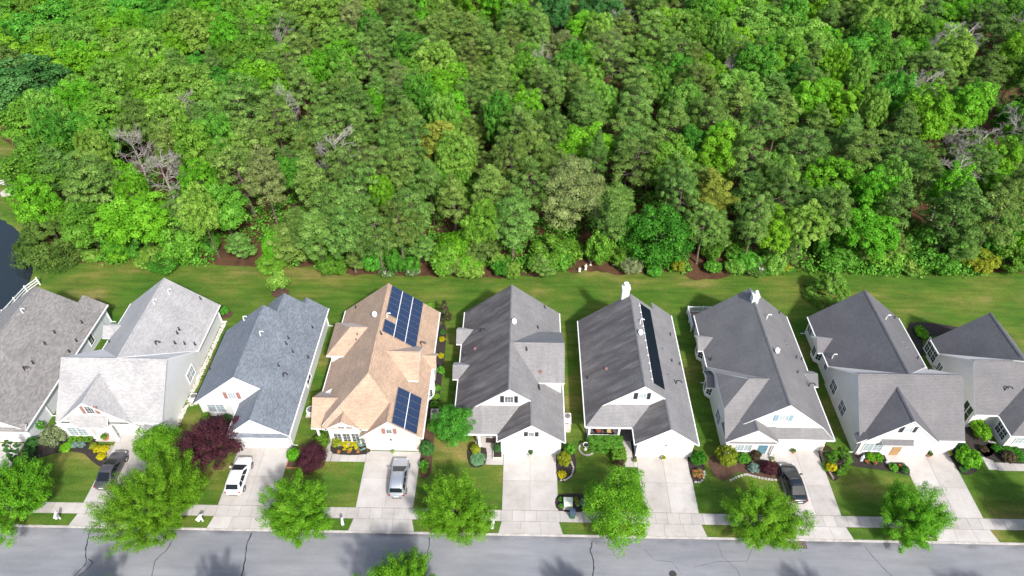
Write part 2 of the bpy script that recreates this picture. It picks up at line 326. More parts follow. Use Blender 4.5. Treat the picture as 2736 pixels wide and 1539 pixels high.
# ------------------------------------------------------------------ mesh helpers
class MB:
    """collects faces; build() links them as ONE mesh object"""
    def __init__(s): s.v, s.f, s.m, s.uv, s.sm = [], [], [], [], []
    def face(s, pts, mat=0, uv=None, smooth=False):
        i = len(s.v); s.v += [tuple(p) for p in pts]; s.f.append(list(range(i, i + len(pts))))
        s.m.append(mat); s.uv.append(uv); s.sm.append(smooth)
    def box(s, x0, x1, y0, y1, z0, z1, mat=0):
        a, b, c, d = (x0, y0), (x1, y0), (x1, y1), (x0, y1)
        s.prism([a, b, c, d], z0, z1, mat)
    def prism(s, xy, z0, z1, mat=0, top=None):
        n = len(xy)
        s.face([(x, y, z1) for x, y in xy], mat if top is None else top); s.face([(x, y, z0) for x, y in reversed(xy)], mat)
        for i in range(n):
            (x, y), (X, Y) = xy[i], xy[(i + 1) % n]
            s.face([(x, y, z0), (X, Y, z0), (X, Y, z1), (x, y, z1)], mat)
    def prof(s, pts, axis, a0, a1, mat=0):
        """polygon (t,z) swept along Y (axis='y', t=x) or X (axis='x', t=y)"""
        P = (lambda t, z, a: (t, a, z)) if axis == 'y' else (lambda t, z, a: (a, t, z))
        n = len(pts)
        A = [P(t, z, a0) for t, z in pts]; B = [P(t, z, a1) for t, z in pts]
        s.face(A, mat); s.face(B[::-1], mat)
        for i in range(n):
            j = (i + 1) % n; s.face([A[j], A[i], B[i], B[j]], mat)
    def obox(s, c, u, v, w, hu, hv, hw, mat=0):
        c, u, v, w = Vector(c), Vector(u), Vector(v), Vector(w)
        g = {}
        for a in (-1, 1):
            for b in (-1, 1):
                for d in (-1, 1): g[a, b, d] = c + u * hu * a + v * hv * b + w * hw * d
        for q in ([(-1,-1,-1),(-1,1,-1),(1,1,-1),(1,-1,-1)], [(-1,-1,1),(1,-1,1),(1,1,1),(-1,1,1)], [(-1,-1,-1),(1,-1,-1),(1,-1,1),(-1,-1,1)],
                  [(1,1,-1),(-1,1,-1),(-1,1,1),(1,1,1)], [(-1,1,-1),(-1,-1,-1),(-1,-1,1),(-1,1,1)], [(1,-1,-1),(1,1,-1),(1,1,1),(1,-1,1)]):
            s.face([g[k] for k in q], mat)
    def rings(s, rs, mat=0, cap=True, smooth=True):
        n = len(rs[0])
        for a, b in zip(rs[:-1], rs[1:]):
            for i in range(n):
                j = (i + 1) % n; s.face([a[i], a[j], b[j], b[i]], mat, smooth=smooth)
        if cap: s.face(list(reversed(rs[0])), mat); s.face(rs[-1], mat)
    def tube(s, path, radii, n=6, mat=0, cap=True):
        rs = []
        for i, p in enumerate(path):
            p = Vector(p); a = Vector(path[max(0, i - 1)]); b = Vector(path[min(len(path) - 1, i + 1)])
            d = (b - a).normalized(); t = Vector((0, 0, 1)) if abs(d.z) < 0.9 else Vector((1, 0, 0))
            u = d.cross(t).normalized(); v = d.cross(u)
            r = radii[i] if hasattr(radii, '__len__') else radii
            rs.append([p + (u * math.cos(2 * math.pi * k / n) + v * math.sin(2 * math.pi * k / n)) * r for k in range(n)])
        s.rings(rs, mat, cap)
    def lathe(s, cx, cy, prof, n=14, mat=0, cap=True):
        s.rings([[(cx + r * math.cos(2 * math.pi * k / n), cy + r * math.sin(2 * math.pi * k / n), z) for k in range(n)] for r, z in prof], mat, cap)
    def build(s, name, mats, parent=None, org=(0, 0, 0), weld=False):
        me = bpy.data.meshes.new(name)
        o = Vector(org)
        me.from_pydata([(x - o.x, y - o.y, z - o.z) for x, y, z in s.v], [], s.f)
        for mm in (mats if isinstance(mats, (list, tuple)) else [mats]): me.materials.append(MATS[mm] if isinstance(mm, str) else mm)
        me.polygons.foreach_set('material_index', s.m)
        me.polygons.foreach_set('use_smooth', s.sm)
        if any(u is not None for u in s.uv):
            ul = me.uv_layers.new(name='UVMap'); k = 0
            for u, f in zip(s.uv, s.f):
                for i in range(len(f)):
                    ul.data[k].uv = u[i] if u is not None else (0, 0); k += 1
        if weld:
            bm = bmesh.new(); bm.from_mesh(me); bmesh.ops.remove_doubles(bm, verts=bm.verts, dist=1e-4); bmesh.ops.recalc_face_normals(bm, faces=bm.faces); bm.to_mesh(me); bm.free()
        me.update()
        ob = bpy.data.objects.new(name, me); COL.objects.link(ob)
        if parent is not None: ob.parent = parent
        else: ob.location = o
        return ob
def tag(o, label=None, cat=None, group=None, kind=None):
    if label: o['label'] = label
    if cat: o['category'] = cat
    if group: o['group'] = group
    if kind: o['kind'] = kind
    return o
def empty(name, loc, label=None, cat=None, group=None, rz=0):
    e = bpy.data.objects.new(name, None); COL.objects.link(e); e.location = loc; e.rotation_euler = (0, 0, rz); e.empty_display_size = 0.3
    return tag(e, label, cat, group)
def thing(mb, name, mats, org, label, cat, group=None):
    return tag(mb.build(name, mats, None, org), label, cat, group)
def child(name, me, parent, mats=None):
    o = bpy.data.objects.new(name, me); COL.objects.link(o); o.parent = parent; return o

# ================================================================== THE SETTING
KERB_Y, NEAR_KERB_Y = 32.80, 25.9
def in_pond(x, y): return ((x + 95.0) / 28.0) ** 2 + ((y - 62.0) / 24.5) ** 2
def ground_h(x, y):
    if NEAR_KERB_Y + 0.05 < y < KERB_Y - 0.05: return -0.45
    d = in_pond(x, y)
    if d < 1.12:
        t = min(1.0, (1.12 - d) / 0.35); return -1.5 * t * t * (3 - 2 * t)
    return 0.0
def build_ground():
    xs = sorted(set([-700, -400, -250, -180] + [-140 + 1.5 * i for i in range(52)] + [-60 + 4.0 * i for i in range(50)] + [180, 250, 400, 700]))
    ys = sorted(set([-300, -100, -20, 10, 20, NEAR_KERB_Y, NEAR_KERB_Y + 0.1, 29, KERB_Y - 0.1, KERB_Y] + [34 + 1.5 * i for i in range(44)] + [105, 115, 130, 150, 180, 220, 300, 500, 900]))
    v = [(x, y, ground_h(x, y)) for y in ys for x in xs]
    nx = len(xs)
    f = [(j * nx + i, j * nx + i + 1, (j + 1) * nx + i + 1, (j + 1) * nx + i) for j in range(len(ys) - 1) for i in range(nx - 1)]
    me = bpy.data.meshes.new('ground'); me.from_pydata(v, [], f); me.materials.append(MATS['lawn'])
    o = bpy.data.objects.new('ground', me); COL.objects.link(o); tag(o, kind='structure')
    mb = MB(); mb.prism([(-150, 20), (-55, 20), (-55, 100), (-150, 100)], -1.7, -0.42)
    tag(mb.build('pond_water', 'pond_water'), kind='structure')
    # needle-littered floor of the wood, wavy edge against the lawn
    rng = random.Random(4)
    base = [(-70, 71.5), (-63, 71.8), (-55, 72.2), (-47, 72.4), (-42, 72.0), (-35, 72.0), (-31, 71.9), (-27, 71.2), (-22, 70.3), (-13, 70.4), (-8, 70.2), (-3, 70.3), (3, 71.0), (7, 71.6), (10.5, 72.2), (13.5, 71.3), (16, 70.8), (21, 71.4), (24, 70.6), (30, 71.3), (35, 71.9), (41, 72.2), (49, 72.8), (57, 72.6), (65, 72.2), (70, 72.0), (90, 72), (170, 72)]
    edge = []
    for (a, b), (c, d) in zip(base[:-1], base[1:]):
        for t in (0, 0.25, 0.5, 0.75):
            xx = a + (c - a) * t; gap = any(u < xx < v for u, v in ((-44, -36), (-33, -30), (-15, -11), (6.5, 14.5), (23, 29)))
            edge.append((xx, b + (d - b) * t + rng.uniform(-0.35, 0.35) + (0.0 if gap else 0.2 if -26 < xx < 4 else 0.9)))
    mb = MB(); poly = edge + [(170, 72), (260, 300), (-260, 300), (-190, 118), (-96, 108), (-82, 98), (-73, 82)]
    mb.face([(x, y, 0.02) for x, y in poly])
    tag(mb.build('forest_floor', 'forest_floor'), kind='structure')
    # road
    mb = MB(); mb.box(-300, 300, NEAR_KERB_Y, KERB_Y, -0.3, -0.12)
    road = tag(mb.build('road', 'asphalt'), kind='structure')
    def crack(pts, w):
        mb = MB(); r2 = random.Random(int(abs(pts[0][0]) * 100)); L = []; Rr = []
        fine = []
        for (a, b), (c, d) in zip(pts[:-1], pts[1:]):
            for t in np.linspace(0, 1, 6)[:-1]: fine.append((a + (c - a) * t + r2.uniform(-0.05, 0.05), b + (d - b) * t))
        fine.append(pts[-1])
        for i, (x, y) in enumerate(fine):
            q = fine[min(i + 1, len(fine) - 1)]; p = fine[max(i - 1, 0)]
            d = Vector((q[0] - p[0], q[1] - p[1], 0)).normalized(); n = Vector((-d.y, d.x, 0)); ww = w * r2.uniform(0.6, 1.3) / 2
            L.append((x + n.x * ww, y + n.y * ww, -0.115)); Rr.append((x - n.x * ww, y - n.y * ww, -0.115))
        for i in range(len(L) - 1): mb.face([L[i], Rr[i], Rr[i + 1], L[i + 1]])
        mb.build('crack_seal', 'tar_seal', road)
    for pts, w in (([(-42.2, 32.6), (-41.9, 31.2), (-41.5, 30.1), (-41.0, 29.2), (-41.5, 28.0), (-41.3, 26)], 0.09), ([(-41.0, 29.6), (-40.4, 29.3), (-40.6, 28.6), (-41.2, 27.8)], 0.06),
                   ([(-33.6, 32.1), (-33.9, 30.6), (-34.6, 29.5), (-34.2, 28.0), (-34.4, 26)], 0.07), ([(-26.2, 32.5), (-26.3, 31.2), (-26.0, 29.8), (-25.8, 28.2), (-25.6, 26)], 0.10),
                   ([(-8.7, 32.4), (-8.6, 31.3), (-8.8, 30.2), (-8.7, 26)], 0.08), ([(7.2, 32.3), (6.95, 31.4), (7.2, 30.2), (7.0, 28.8), (6.9, 26)], 0.12),
                   ([(19.3, 32.4), (19.5, 31.0), (20.6, 29.8), (21.0, 28)], 0.03), ([(16.6, 29.9), (19.0, 30.5), (21.8, 30.6), (22.6, 31.9)], 0.03), ([(33.5, 32.3), (34.0, 31.0), (35.0, 29.4), (35.2, 27)], 0.045),
                   ([(12.2, 31.6), (13.0, 30.5), (14.6, 30.4), (15.4, 29.2)], 0.025)):
        crack(pts, w)
    mb = MB(); mb.lathe(14.52, 29.19, [(0.36, -0.12), (0.36, -0.108)], 20)
    tag(mb.build('manhole_cover', 'cast_iron', None, (14.52, 29.19, -0.12)), 'round dark iron manhole cover set into the grey road', 'manhole cover')
    g = empty('storm_drain', (27.1, 32.3, -0.12), 'rusty iron storm drain grate in the gutter below the black car', 'drain grate')
    mb = MB(); mb.box(26.3, 27.9, 31.95, 32.72, -0.12, -0.112); mb.build('frame', 'cast_iron', g, (27.1, 32.3, -0.12))
    for i in range(9):
        mb = MB(); x = 26.42 + i * 0.165; mb.box(x, x + 0.07, 32.02, 32.66, -0.112, -0.09); mb.build('bar', 'timber', g, (27.1, 32.3, -0.12))
build_ground()

DRIVES = [(-59.9, -54.0), (-44.2, -38.75), (-30.45, -24.75), (-16.45, -10.65), (-1.68, 3.96), (12.55, 18.05), (27.3, 32.25), (41.0, 46.3), (55.5, 61)]
GAR_Y = [42.3, 43.7, 42.4, 42.05, 42.0, 42.0, 43.1, 43.0, 43.0]
def build_paving():
    # kerb
    mb = MB(); x = -75.0
    kerb = None
    segs = []
    for a, b in DRIVES:
        segs.append((x, a - 0.35, 0.015)); segs.append((a - 0.35, b + 0.35, 0.004)); x = b + 0.35
    segs.append((x, 75.0, 0.015))
    for a, b, z in segs: mb.box(a, b, KERB_Y - 0.09, KERB_Y + 0.08, -0.4, z)
    kerb = tag(mb.build('kerb', 'kerb_concrete'), kind='structure')
    mb = MB(); mb.box(-300, 300, NEAR_KERB_Y - 0.1, NEAR_KERB_Y + 0.08, -0.4, 0.015)
    tag(mb.build('kerb', 'kerb_concrete'), kind='structure')
    # sidewalk: bed + individual slabs
    mb = MB(); mb.box(-76, 76, 34.17, 35.38, -0.1, 0.004)
    sw = tag(mb.build('sidewalk', 'joint_dirt'), kind='structure')
    me = None
    i = 0; x = -75.6
    while x < 75:
        if me is None:
            mb = MB(); mb.box(0.012, 1.178, 34.19, 35.36, 0.0, 0.022); o = mb.build('slab', 'sidewalk_concrete', sw); me = o.data
        else: o = child('slab', me, sw)
        o.location = (x, 0, 0); x += 1.19
    mb = MB(); mb.box(-300, 300, 22.6, 23.8, -0.1, 0.01); tag(mb.build('sidewalk', 'sidewalk_concrete'), kind='structure')
    for k, ((a, b), gy) in enumerate(zip(DRIVES, GAR_Y)):
        mb = MB(); mb.box(a, b, 35.39, gy, -0.1, 0.005); mb.prism([(a - 0.3, KERB_Y + 0.09), (b + 0.4, KERB_Y + 0.09), (b + 0.05, 34.16), (a, 34.16)], -0.12, 0.003)
        d = tag(mb.build('driveway', 'joint_dirt'), kind='structure')
        m_ = (a + b) / 2; ym = 38.75
        for xa, xb in ((a, m_ - 0.012), (m_ + 0.012, b)):
            for ya, yb in ((35.4, ym - 0.012), (ym + 0.012, gy)):
                mb = MB(); mb.box(xa, xb, ya, yb, 0.0, 0.026); mb.build('slab', 'concrete', d)
        y0, y1 = KERB_Y + 0.10, 34.16
        for j in range(3):
            f0, f1 = j / 3, (j + 1) / 3
            xb0, xb1 = a - 0.3, b + 0.4; xt0, xt1 = a, b + 0.05
            g = 0.012
            P = [(xb0 + (xb1 - xb0) * f0 + g, y0), (xb0 + (xb1 - xb0) * f1 - g, y0), (xt0 + (xt1 - xt0) * f1 - g, y1), (xt0 + (xt1 - xt0) * f0 + g, y1)]
            mb = MB()
            zz = lambda y: 0.006 + (y - y0) / (y1 - y0) * 0.014
            mb.face([(x, y, zz(y) + 0.004) for x, y in P]); mb.face([(x, y, -0.2) for x, y in reversed(P)])
            for i in range(4):
                (p, q), (p2, q2) = P[i], P[(i + 1) % 4]; mb.face([(p, q, -0.2), (p2, q2, -0.2), (p2, q2, zz(q2) + 0.004), (p, q, zz(q) + 0.004)])
            mb.build('slab', 'concrete', d)
    # front walks
    for nm, pts in (('a', [(-46.0, 42.2, -44.25, 40.9)]), ('b', [(-20.15, 41.62, -16.47, 40.68), (-20.95, 44.5, -20.2, 40.68)]), ('c', [(-3.6, 42.9, -1.72, 40.6)]), ('d', [(11.25, 44.0, 12.15, 40.6), (12.16, 41.3, 12.53, 40.6)]), ('e', [(25.9, 43.0, 27.28, 41.9)]), ('f', [(39.2, 42.9, 40.98, 41.6)]), ('g', [(49.6, 46.0, 50.6, 41.0), (50.61, 41.9, 60, 40.9)])):
        mb = MB()
        for x0, y1, x1, y0 in pts: mb.box(x0, x1, y0, y1, -0.1, 0.004)
        w = tag(mb.build('front_walk', 'joint_dirt'), kind='structure')
        for x0, y1, x1, y0 in pts:
            lx, ly = x1 - x0, y1 - y0
            if lx > ly: n = max(1, round(lx / 0.95)); cells = [(x0 + lx * i / n, x0 + lx * (i + 1) / n, y0, y1) for i in range(n)]
            else: n = max(1, round(ly / 1.1)); cells = [(x0, x1, y0 + ly * i / n, y0 + ly * (i + 1) / n) for i in range(n)]
            for a, b, c, d in cells: mb = MB(); mb.box(a + 0.012, b - 0.012, c + 0.012, d - 0.012, 0, 0.022); mb.build('slab', 'sidewalk_concrete', w)
    # water valve covers in three aprons
    for k, (x, y) in enumerate(((-13.83, 33.35), (-0.09, 33.15), (13.9, 33.25))):
        mb = MB(); mb.lathe(x, y, [(0.13, -0.12), (0.13, 0.01)], 14)
        lb = ('small dark round valve cover in the apron below the silver car', 'small dark round valve cover in the empty central drive apron', 'small dark round valve cover in the apron beside the airy street tree')[k]
        tag(mb.build('valve_cover', 'cast_iron', None, (x, y, 0)), lb, 'valve cover', 'valve covers in the drive aprons')
build_paving()

# planting beds
def bed(pts, mat='mulch', z=0.05):
    """smoothed blob outline with a low crowned top"""
    P = []
    n = len(pts)
    for i in range(n):
        p0, p1, p2, p3 = [Vector((*pts[(i + k - 1) % n], 0)) for k in range(4)]
        for t in (0, 0.25, 0.5, 0.75):
            q = 0.5 * ((2 * p1) + (-p0 + p2) * t + (2 * p0 - 5 * p1 + 4 * p2 - p3) * t * t + (-p0 + 3 * p1 - 3 * p2 + p3) * t ** 3); P.append((q.x, q.y))
    mb = MB(); mb.prism(P, -0.05, z)
    return tag(mb.build('mulch_bed', mat), kind='structure')
bed([(-52.6, 43.0), (-49.2, 43.2), (-46.3, 43.1), (-46.3, 42.0), (-44.35, 40.8), (-44.35, 39.6), (-45.6, 40.2), (-47.2, 41.2), (-49.4, 41.3), (-51.8, 40.4), (-53.3, 40.9)])
bed([(-35.6, 46.2), (-31.2, 46.2), (-31.2, 43.6), (-34.4, 43.6), (-35.7, 44.8)])
bed([(-20.1, 43.2), (-16.5, 43.2), (-16.5, 41.68), (-20.1, 41.68)])
bed([(-10.55, 45.5), (-9.6, 45.3), (-9.35, 42), (-9.4, 39.3), (-10.5, 39.4)], 'brown_mulch')
bed([(-10.6, 60), (-9.5, 60), (-9.45, 47.6), (-10.6, 47.6)])
bed([(4.02, 37.1), (6.9, 37.2), (7.0, 35.5), (4.02, 35.45)])
bed([(4.1, 42.4), (5.9, 42.2), (5.8, 39.6), (4.1, 38.8)])
bed([(-5.6, 42.6), (-3.7, 42.6), (-3.7, 40.6), (-5.2, 40.4)])
bed([(12.18, 43.9), (12.5, 43.9), (12.5, 41.35), (12.18, 41.35)])
bed([(18.1, 42.2), (19.4, 42), (19.5, 39.6), (18.1, 38.9)])
bed([(20.4, 41.8), (23, 42.8), (27.2, 41.8), (27.2, 39.6), (25.2, 39.5), (23.2, 40.2), (21.4, 39.2), (20.3, 40.0)], 'brown_mulch')
bed([(32.3, 42.8), (34.6, 42.4), (34.2, 40.6), (32.6, 39.4)])
bed([(35.2, 42.6), (39.0, 42.6), (41.0, 41.5), (40.9, 40.2), (39.2, 40.6), (37.2, 40.9), (35.2, 41.3)])
bed([(46.35, 43.2), (48.2, 42.8), (48.4, 41), (46.9, 40.3), (46.35, 41)])
bed([(49.0, 46.6), (51.8, 46.2), (51.2, 43.2), (49.6, 42.6), (48.9, 44)])
bed([(50.9, 44.2), (60, 43.6), (60, 42.0), (50.8, 42.0)])
bed([(50.0, 62.6), (56, 62), (55, 60.6), (51, 60.2), (49.8, 57.5), (49.2, 57.5)])
bed([(-33.6, 67.6), (-31.6, 67.4), (-31.7, 66.0), (-33.5, 66.1)], 'brown_mulch')
bed([(-39.3, 63.1), (-37.9, 63.1), (-37.9, 61.9), (-39.3, 61.9)], 'brown_mulch')

# ================================================================== HOUSES
TH = 0.2
class House:
    def __init__(s, name, label, org, shingle, siding, eave=2.7):
        s.root = empty(name, (org[0], org[1], 0), label, 'house'); s.o = (org[0], org[1], 0)
        s.roof, s.wall, s.trim, s.cap = MB(), MB(), MB(), MB()
        s.sh, s.si = shingle, siding
        s.planes = {}
    def part(s, name, mb, mats, parent=None, label=None):
        o = mb.build(name, mats, parent or s.root, s.o)
        if label: o['label'] = label
        return o
    def slope(s, poly, pl, th=TH, key=None, mt=0):
        """roof slab over an XY polygon on plane z=a+bx*x+by*y; white fascia edges"""
        a, bx, by = pl
        z = lambda x, y: a + bx * x + by * y
        g = math.hypot(bx, by) or 1e-6; ux, uy = -by / g, bx / g; k = math.sqrt(1 + g * g)
        if sum(p[0] * q[1] - q[0] * p[1] for p, q in zip(poly, poly[1:] + poly[:1])) < 0: poly = poly[::-1]
        top = [(x, y, z(x, y)) for x, y in poly]
        uv = [(x * ux + y * uy + 300, (x * bx / g + y * by / g) * k + 300) for x, y in poly]
        s.roof.face(top, mt, uv)
        s.roof.face([(x, y, zz - th) for x, y, zz in reversed(top)], 1)
        n = len(top)
        for i in range(n):
            p, q = top[i], top[(i + 1) % n]
            s.roof.face([(p[0], p[1], p[2] - th), (q[0], q[1], q[2] - th), q, p], 1)
        if key: s.planes[key] = pl
    def z(s, key, x, y): a, bx, by = s.planes[key]; return a + bx * x + by * y
    def ridge(s, p, q):
        d = Vector(q) - Vector(p); side = Vector((-d.y, d.x, 0)).normalized() * 0.16
        p, q = Vector(p) + Vector((0, 0, 0.035)), Vector(q) + Vector((0, 0, 0.035))
        dz = Vector((0, 0, 0.11))
        s.cap.face([p, q, q + side - dz, p + side - dz], 0, [(0, 0), (d.length, 0), (d.length, .2), (0, .2)]); s.cap.face([q, p, p - side - dz, q - side - dz], 0, [(0, 0), (d.length, 0), (d.length, .2), (0, .2)])
    def gy(s, x0, x1, y0, y1, xr, ze, zr, ov=0.35, L=True, Rr=True, wall=True, lp=None, rp=None, key='', zel=None, wy0=None, wy1=None, cap=True, zfloor=0.0, ovs=0.35, gface=True):
        """gable, ridge along Y at xr"""
        zl = ze if zel is None else zel
        sl, sr = (zr - zl) / (xr - x0), (zr - ze) / (x1 - xr)
        pl = (zl - sl * x0, sl, 0); pr = (ze + sr * x1, -sr, 0)
        if L: s.slope(lp or [(x0, y0), (xr, y0), (xr, y1), (x0, y1)], pl, key='L' + key, mt=2)
        if Rr: s.slope(rp or [(xr, y0), (x1, y0), (x1, y1), (xr, y1)], pr, key='R' + key)
        if wall:
            a, b = x0 + ovs, x1 - ovs; d = TH - 0.01
            yw = y0 + ov if wy0 is None else wy0
            s.wall.prof([(a, zfloor), (b, zfloor), (b, ze + sr * ovs - d), (xr, zr - d), (a, zl + sl * ovs - d)], 'y', yw, y1 - ov if wy1 is None else wy1)
            if gface and yw > y0 + 0.13:
                c0, c1 = x0 + 0.12, x1 - 0.12; zq = max(min(ze, zl) - 0.12, zfloor)
                s.wall.prof([(c0, zq), (c1, zq), (c1, max(zq + .01, ze + sr * 0.12 - d)), (xr, zr - d), (c0, max(zq + .01, zl + sl * 0.12 - d))], 'y', y0 + 0.12, yw + 0.01)
        if cap: s.ridge((xr, y0 + 0.01, zr), (xr, y1 - 0.01, zr))
    def gx(s, x0, x1, y0, y1, yr, ze, zr, ov=0.3, F=True, B=True, wall=True, fp=None, bp=None, key='', wx0=None, wx1=None, cap=True, zeb=None, zfloor=0.0, ovs=0.35):
        """gable, ridge along X at yr"""
        zb = ze if zeb is None else zeb
        sf, sb = (zr - ze) / (yr - y0), (zr - zb) / (y1 - yr)
        pf = (ze - sf * y0, 0, sf); pb = (zb + sb * y1, 0, -sb)
        if F: s.slope(fp or [(x0, y0), (x1, y0), (x1, yr), (x0, yr)], pf, key='F' + key)
        if B: s.slope(bp or [(x0, yr), (x1, yr), (x1, y1), (x0, y1)], pb, key='B' + key)
        if wall:
            a, b = y0 + ovs, y1 - ovs; d = TH - 0.01
            s.wall.prof([(a, zfloor), (b, zfloor), (b, zb + sb * ovs - d), (yr, zr - d), (a, ze + sf * ovs - d)][::-1], 'x', x0 + ov if wx0 is None else wx0, x1 - ov if wx1 is None else wx1)
        if cap: s.ridge((x0 + 0.01, yr, zr), (x1 - 0.01, yr, zr))
    def bay(s, side, xe, xi, y0, w, ze=2.7, sl=0.8, win=True, body=True, glass='window_glass'):
        """small gabled bay on the left (side=-1) or right wall; xi = wall plane"""
        yr = y0 + w; zr = ze + sl * w
        x_in = xi - side * 2.4
        xa, xb = min(xe, x_in), max(xe, x_in)
        s.gx(xa, xb, y0, y0 + 2 * w, yr, ze, zr, wall=False, cap=False, key='bay%g' % y0)
        # triangular cheek under the little gable
        xw = xe - side * 0.12
        s.wall.prof([(y0 + .15, ze - .12), (y0 + 2 * w - .15, ze - .12), (yr, zr - .28)][::-1], 'x', min(xw, xi), max(xw, xi))
        if body:
            d = 0.62; a, b = y0 + 0.25, y0 + 2 * w - 0.25
            P = [(xi, a), (xi + side * d, a + 0.55), (xi + side * d, b - 0.55), (xi, b)]
            if side > 0: P = P
            else: P = P[::-1]
            s.wall.prism(P, 0.35, ze - 0.1)
            if win:
                c = Vector((xi + side * d, (a + b) / 2, 1.55)); s.window(c, (0, -side, 0), (side, 0, 0), b - a - 1.3, 1.25, 2, 3, glass=glass)
                p, q = Vector((xi, a, 0)), Vector((xi + side * d, a + 0.55, 0)); m_ = (p + q) / 2; u = (q - p).normalized(); n = Vector((u.y, -u.x, 0))
                if n.y > 0: n = -n
                s.window((m_.x, m_.y, 1.55), u, n, 0.6, 1.25, 2, 3, glass=glass)
    def window(s, c, u, n, w, h, cols=2, rows=4, npan=(1, 1), glass='window_glass', shutter=None, label=None):
        c, u, n = Vector(c), Vector(u).normalized(), Vector(n).normalized(); up = Vector((0, 0, 1))
        fr = 0.075
        mb = MB()
        mb.obox(c + up * (h / 2 + fr / 2) + n * 0.03, u, up, n, w / 2 + fr, fr / 2, 0.05); mb.obox(c - up * (h / 2 + fr / 2) + n * 0.035, u, up, n, w / 2 + fr + 0.03, fr / 2, 0.06)
        for sg in (-1, 1): mb.obox(c + u * sg * (w / 2 + fr / 2) + n * 0.03, u, up, n, fr / 2, h / 2, 0.05)
        win = s.part('window', mb, 'white_trim', label=label)
        nc, nr = npan
        for i in range(nc):
            for j in range(nr):
                pw, ph = w / nc, h / nr
                pc = c + u * (-w / 2 + pw * (i + 0.5)) + up * (-h / 2 + ph * (j + 0.5))
                mb = MB(); mb.obox(pc + n * 0.012, u, up, n, pw / 2 - (0.035 if nc > 1 else 0), ph / 2 - (0.03 if nr > 1 else 0), 0.012); s.part('pane', mb, glass, win)
        mb = MB()
        for i in range(1, nc): mb.obox(c + u * (-w / 2 + w / nc * i) + n * 0.02, u, up, n, 0.04, h / 2, 0.03)
        for j in range(1, nr): mb.obox(c + up * (-h / 2 + h / nr * j) + n * 0.021, u, up, n, w / 2, 0.035, 0.03)
        for i in range(1, cols): mb.obox(c + u * (-w / 2 + w / cols * i) + n * 0.024, u, up, n, 0.013, h / 2, 0.008)
        for j in range(1, rows): mb.obox(c + up * (-h / 2 + h / rows * j) + n * 0.025, u, up, n, w / 2, 0.013, 0.008)
        s.part('muntins', mb, 'white_trim', win)
        if shutter:
            for sg in (-1, 1):
                mb = MB(); sc = c + u * sg * (w / 2 + fr + 0.24); mb.obox(sc + n * 0.025, u, up, n, 0.19, h / 2 + 0.05, 0.025)
                for k in range(7): mb.obox(sc + up * (-h / 2 + h * (k + 0.5) / 7) + n * 0.055, u, up, n, 0.15, 0.03, 0.008)
                s.part('shutter', mb, shutter)
    def garage(s, x0, x1, Y, n=2, h=2.15):
        w = (x1 - x0) / n
        for i in range(n):
            a, b = x0 + w * i + 0.12, x0 + w * (i + 1) - 0.12
            mb = MB(); mb.box(a - 0.1, a, Y - 0.06, Y, 0.03, h + 0.1); mb.box(b, b + 0.1, Y - 0.06, Y, 0.03, h + 0.1); mb.box(a, b, Y - 0.06, Y, h, h + 0.1)
            d = s.part('garage_door', mb, 'white_trim')
            for r in range(4):
                mb = MB(); z0 = 0.03 + (h - 0.03) / 4 * r; z1 = z0 + (h - 0.03) / 4 - 0.015
                mb.box(a, b, Y - 0.04, Y - 0.002, z0, z1)
                k = 4
                for j in range(k):
                    pw = (b - a) / k; mb.box(a + pw * j + 0.1, a + pw * (j + 1) - 0.1, Y - 0.052, Y - 0.04, z0 + 0.1, z1 - 0.1)
                s.part('panel', mb, 'garage_white', d)
    def lantern(s, x, y, z):
        mb = MB(); mb.box(x - 0.05, x + 0.05, y - 0.12, y, z + 0.12, z + 0.17); mb.lathe(x, y - 0.12, [(0.05, z - 0.14), (0.08, z + 0.08), (0.09, z + 0.1), (0.02, z + 0.2)], 6); s.part('wall_lantern', mb, 'black_plastic')
    def vents(s, key, lst):
        for x, y, t in lst:
            z = s.z(key, x, y); mb = MB()
            if t == 'k': mb.lathe(x, y, [(0.16, z - 0.15), (0.13, z + 0.06), (0.06, z + 0.08), (0.06, z + 0.42), (0.0, z + 0.42)], 8); s.part('vent_pipe', mb, 'vent_dark')
            elif t == 'K':
                mb.tube([(x, y, z - 0.1), (x, y, z + 0.5), (x + 0.1, y, z + 0.62), (x + 0.45, y - 0.1, z + 0.62), (x + 0.6, y - 0.12, z + 0.4)], 0.07, 7); s.part('vent_pipe', mb, 'vent_dark', label='bent dark gooseneck vent pipe')
            elif t == 'w':
                mb.tube([(x, y, z - 0.1), (x, y, z + 0.55), (x + 0.03, y, z + 0.68), (x + 0.35, y + 0.05, z + 0.7), (x + 0.42, y + 0.05, z + 0.6)], 0.065, 7); s.part('vent_pipe', mb, 'white_plastic', label='white bent flue pipe')
            elif t == 'r': mb.lathe(x, y, [(0.2, z - 0.2), (0.18, z + 0.08), (0.21, z + 0.1), (0.15, z + 0.16), (0.0, z + 0.18)], 12); s.part('roof_vent', mb, 'vent_red', label='rusty red mushroom roof vent')
            elif t == 'v': mb.lathe(x, y, [(0.2, z - 0.2), (0.18, z + 0.1), (0.0, z + 0.16)], 10); s.part('roof_vent', mb, 'vent_grey')
            elif t == 'D':
                n = Vector((0.35, -0.75, 0.55)).normalized(); u = n.cross(Vector((0, 0, 1))).normalized(); v = n.cross(u)
                c = Vector((x, y, z + 0.55)); rs = []
                for rr, dz in ((0.0, -0.07), (0.12, -0.062), (0.24, -0.035), (0.34, 0.0), (0.345, 0.012), (0.33, 0.012), (0.22, -0.022), (0.01, -0.055)):
                    rs.append([c + u * math.cos(a) * rr * 0.85 + v * math.sin(a) * rr + n * dz for a in [2 * math.pi * k / 16 for k in range(16)]])
                mb.rings(rs); d = s.part('satellite_dish', mb, 'dish_grey')
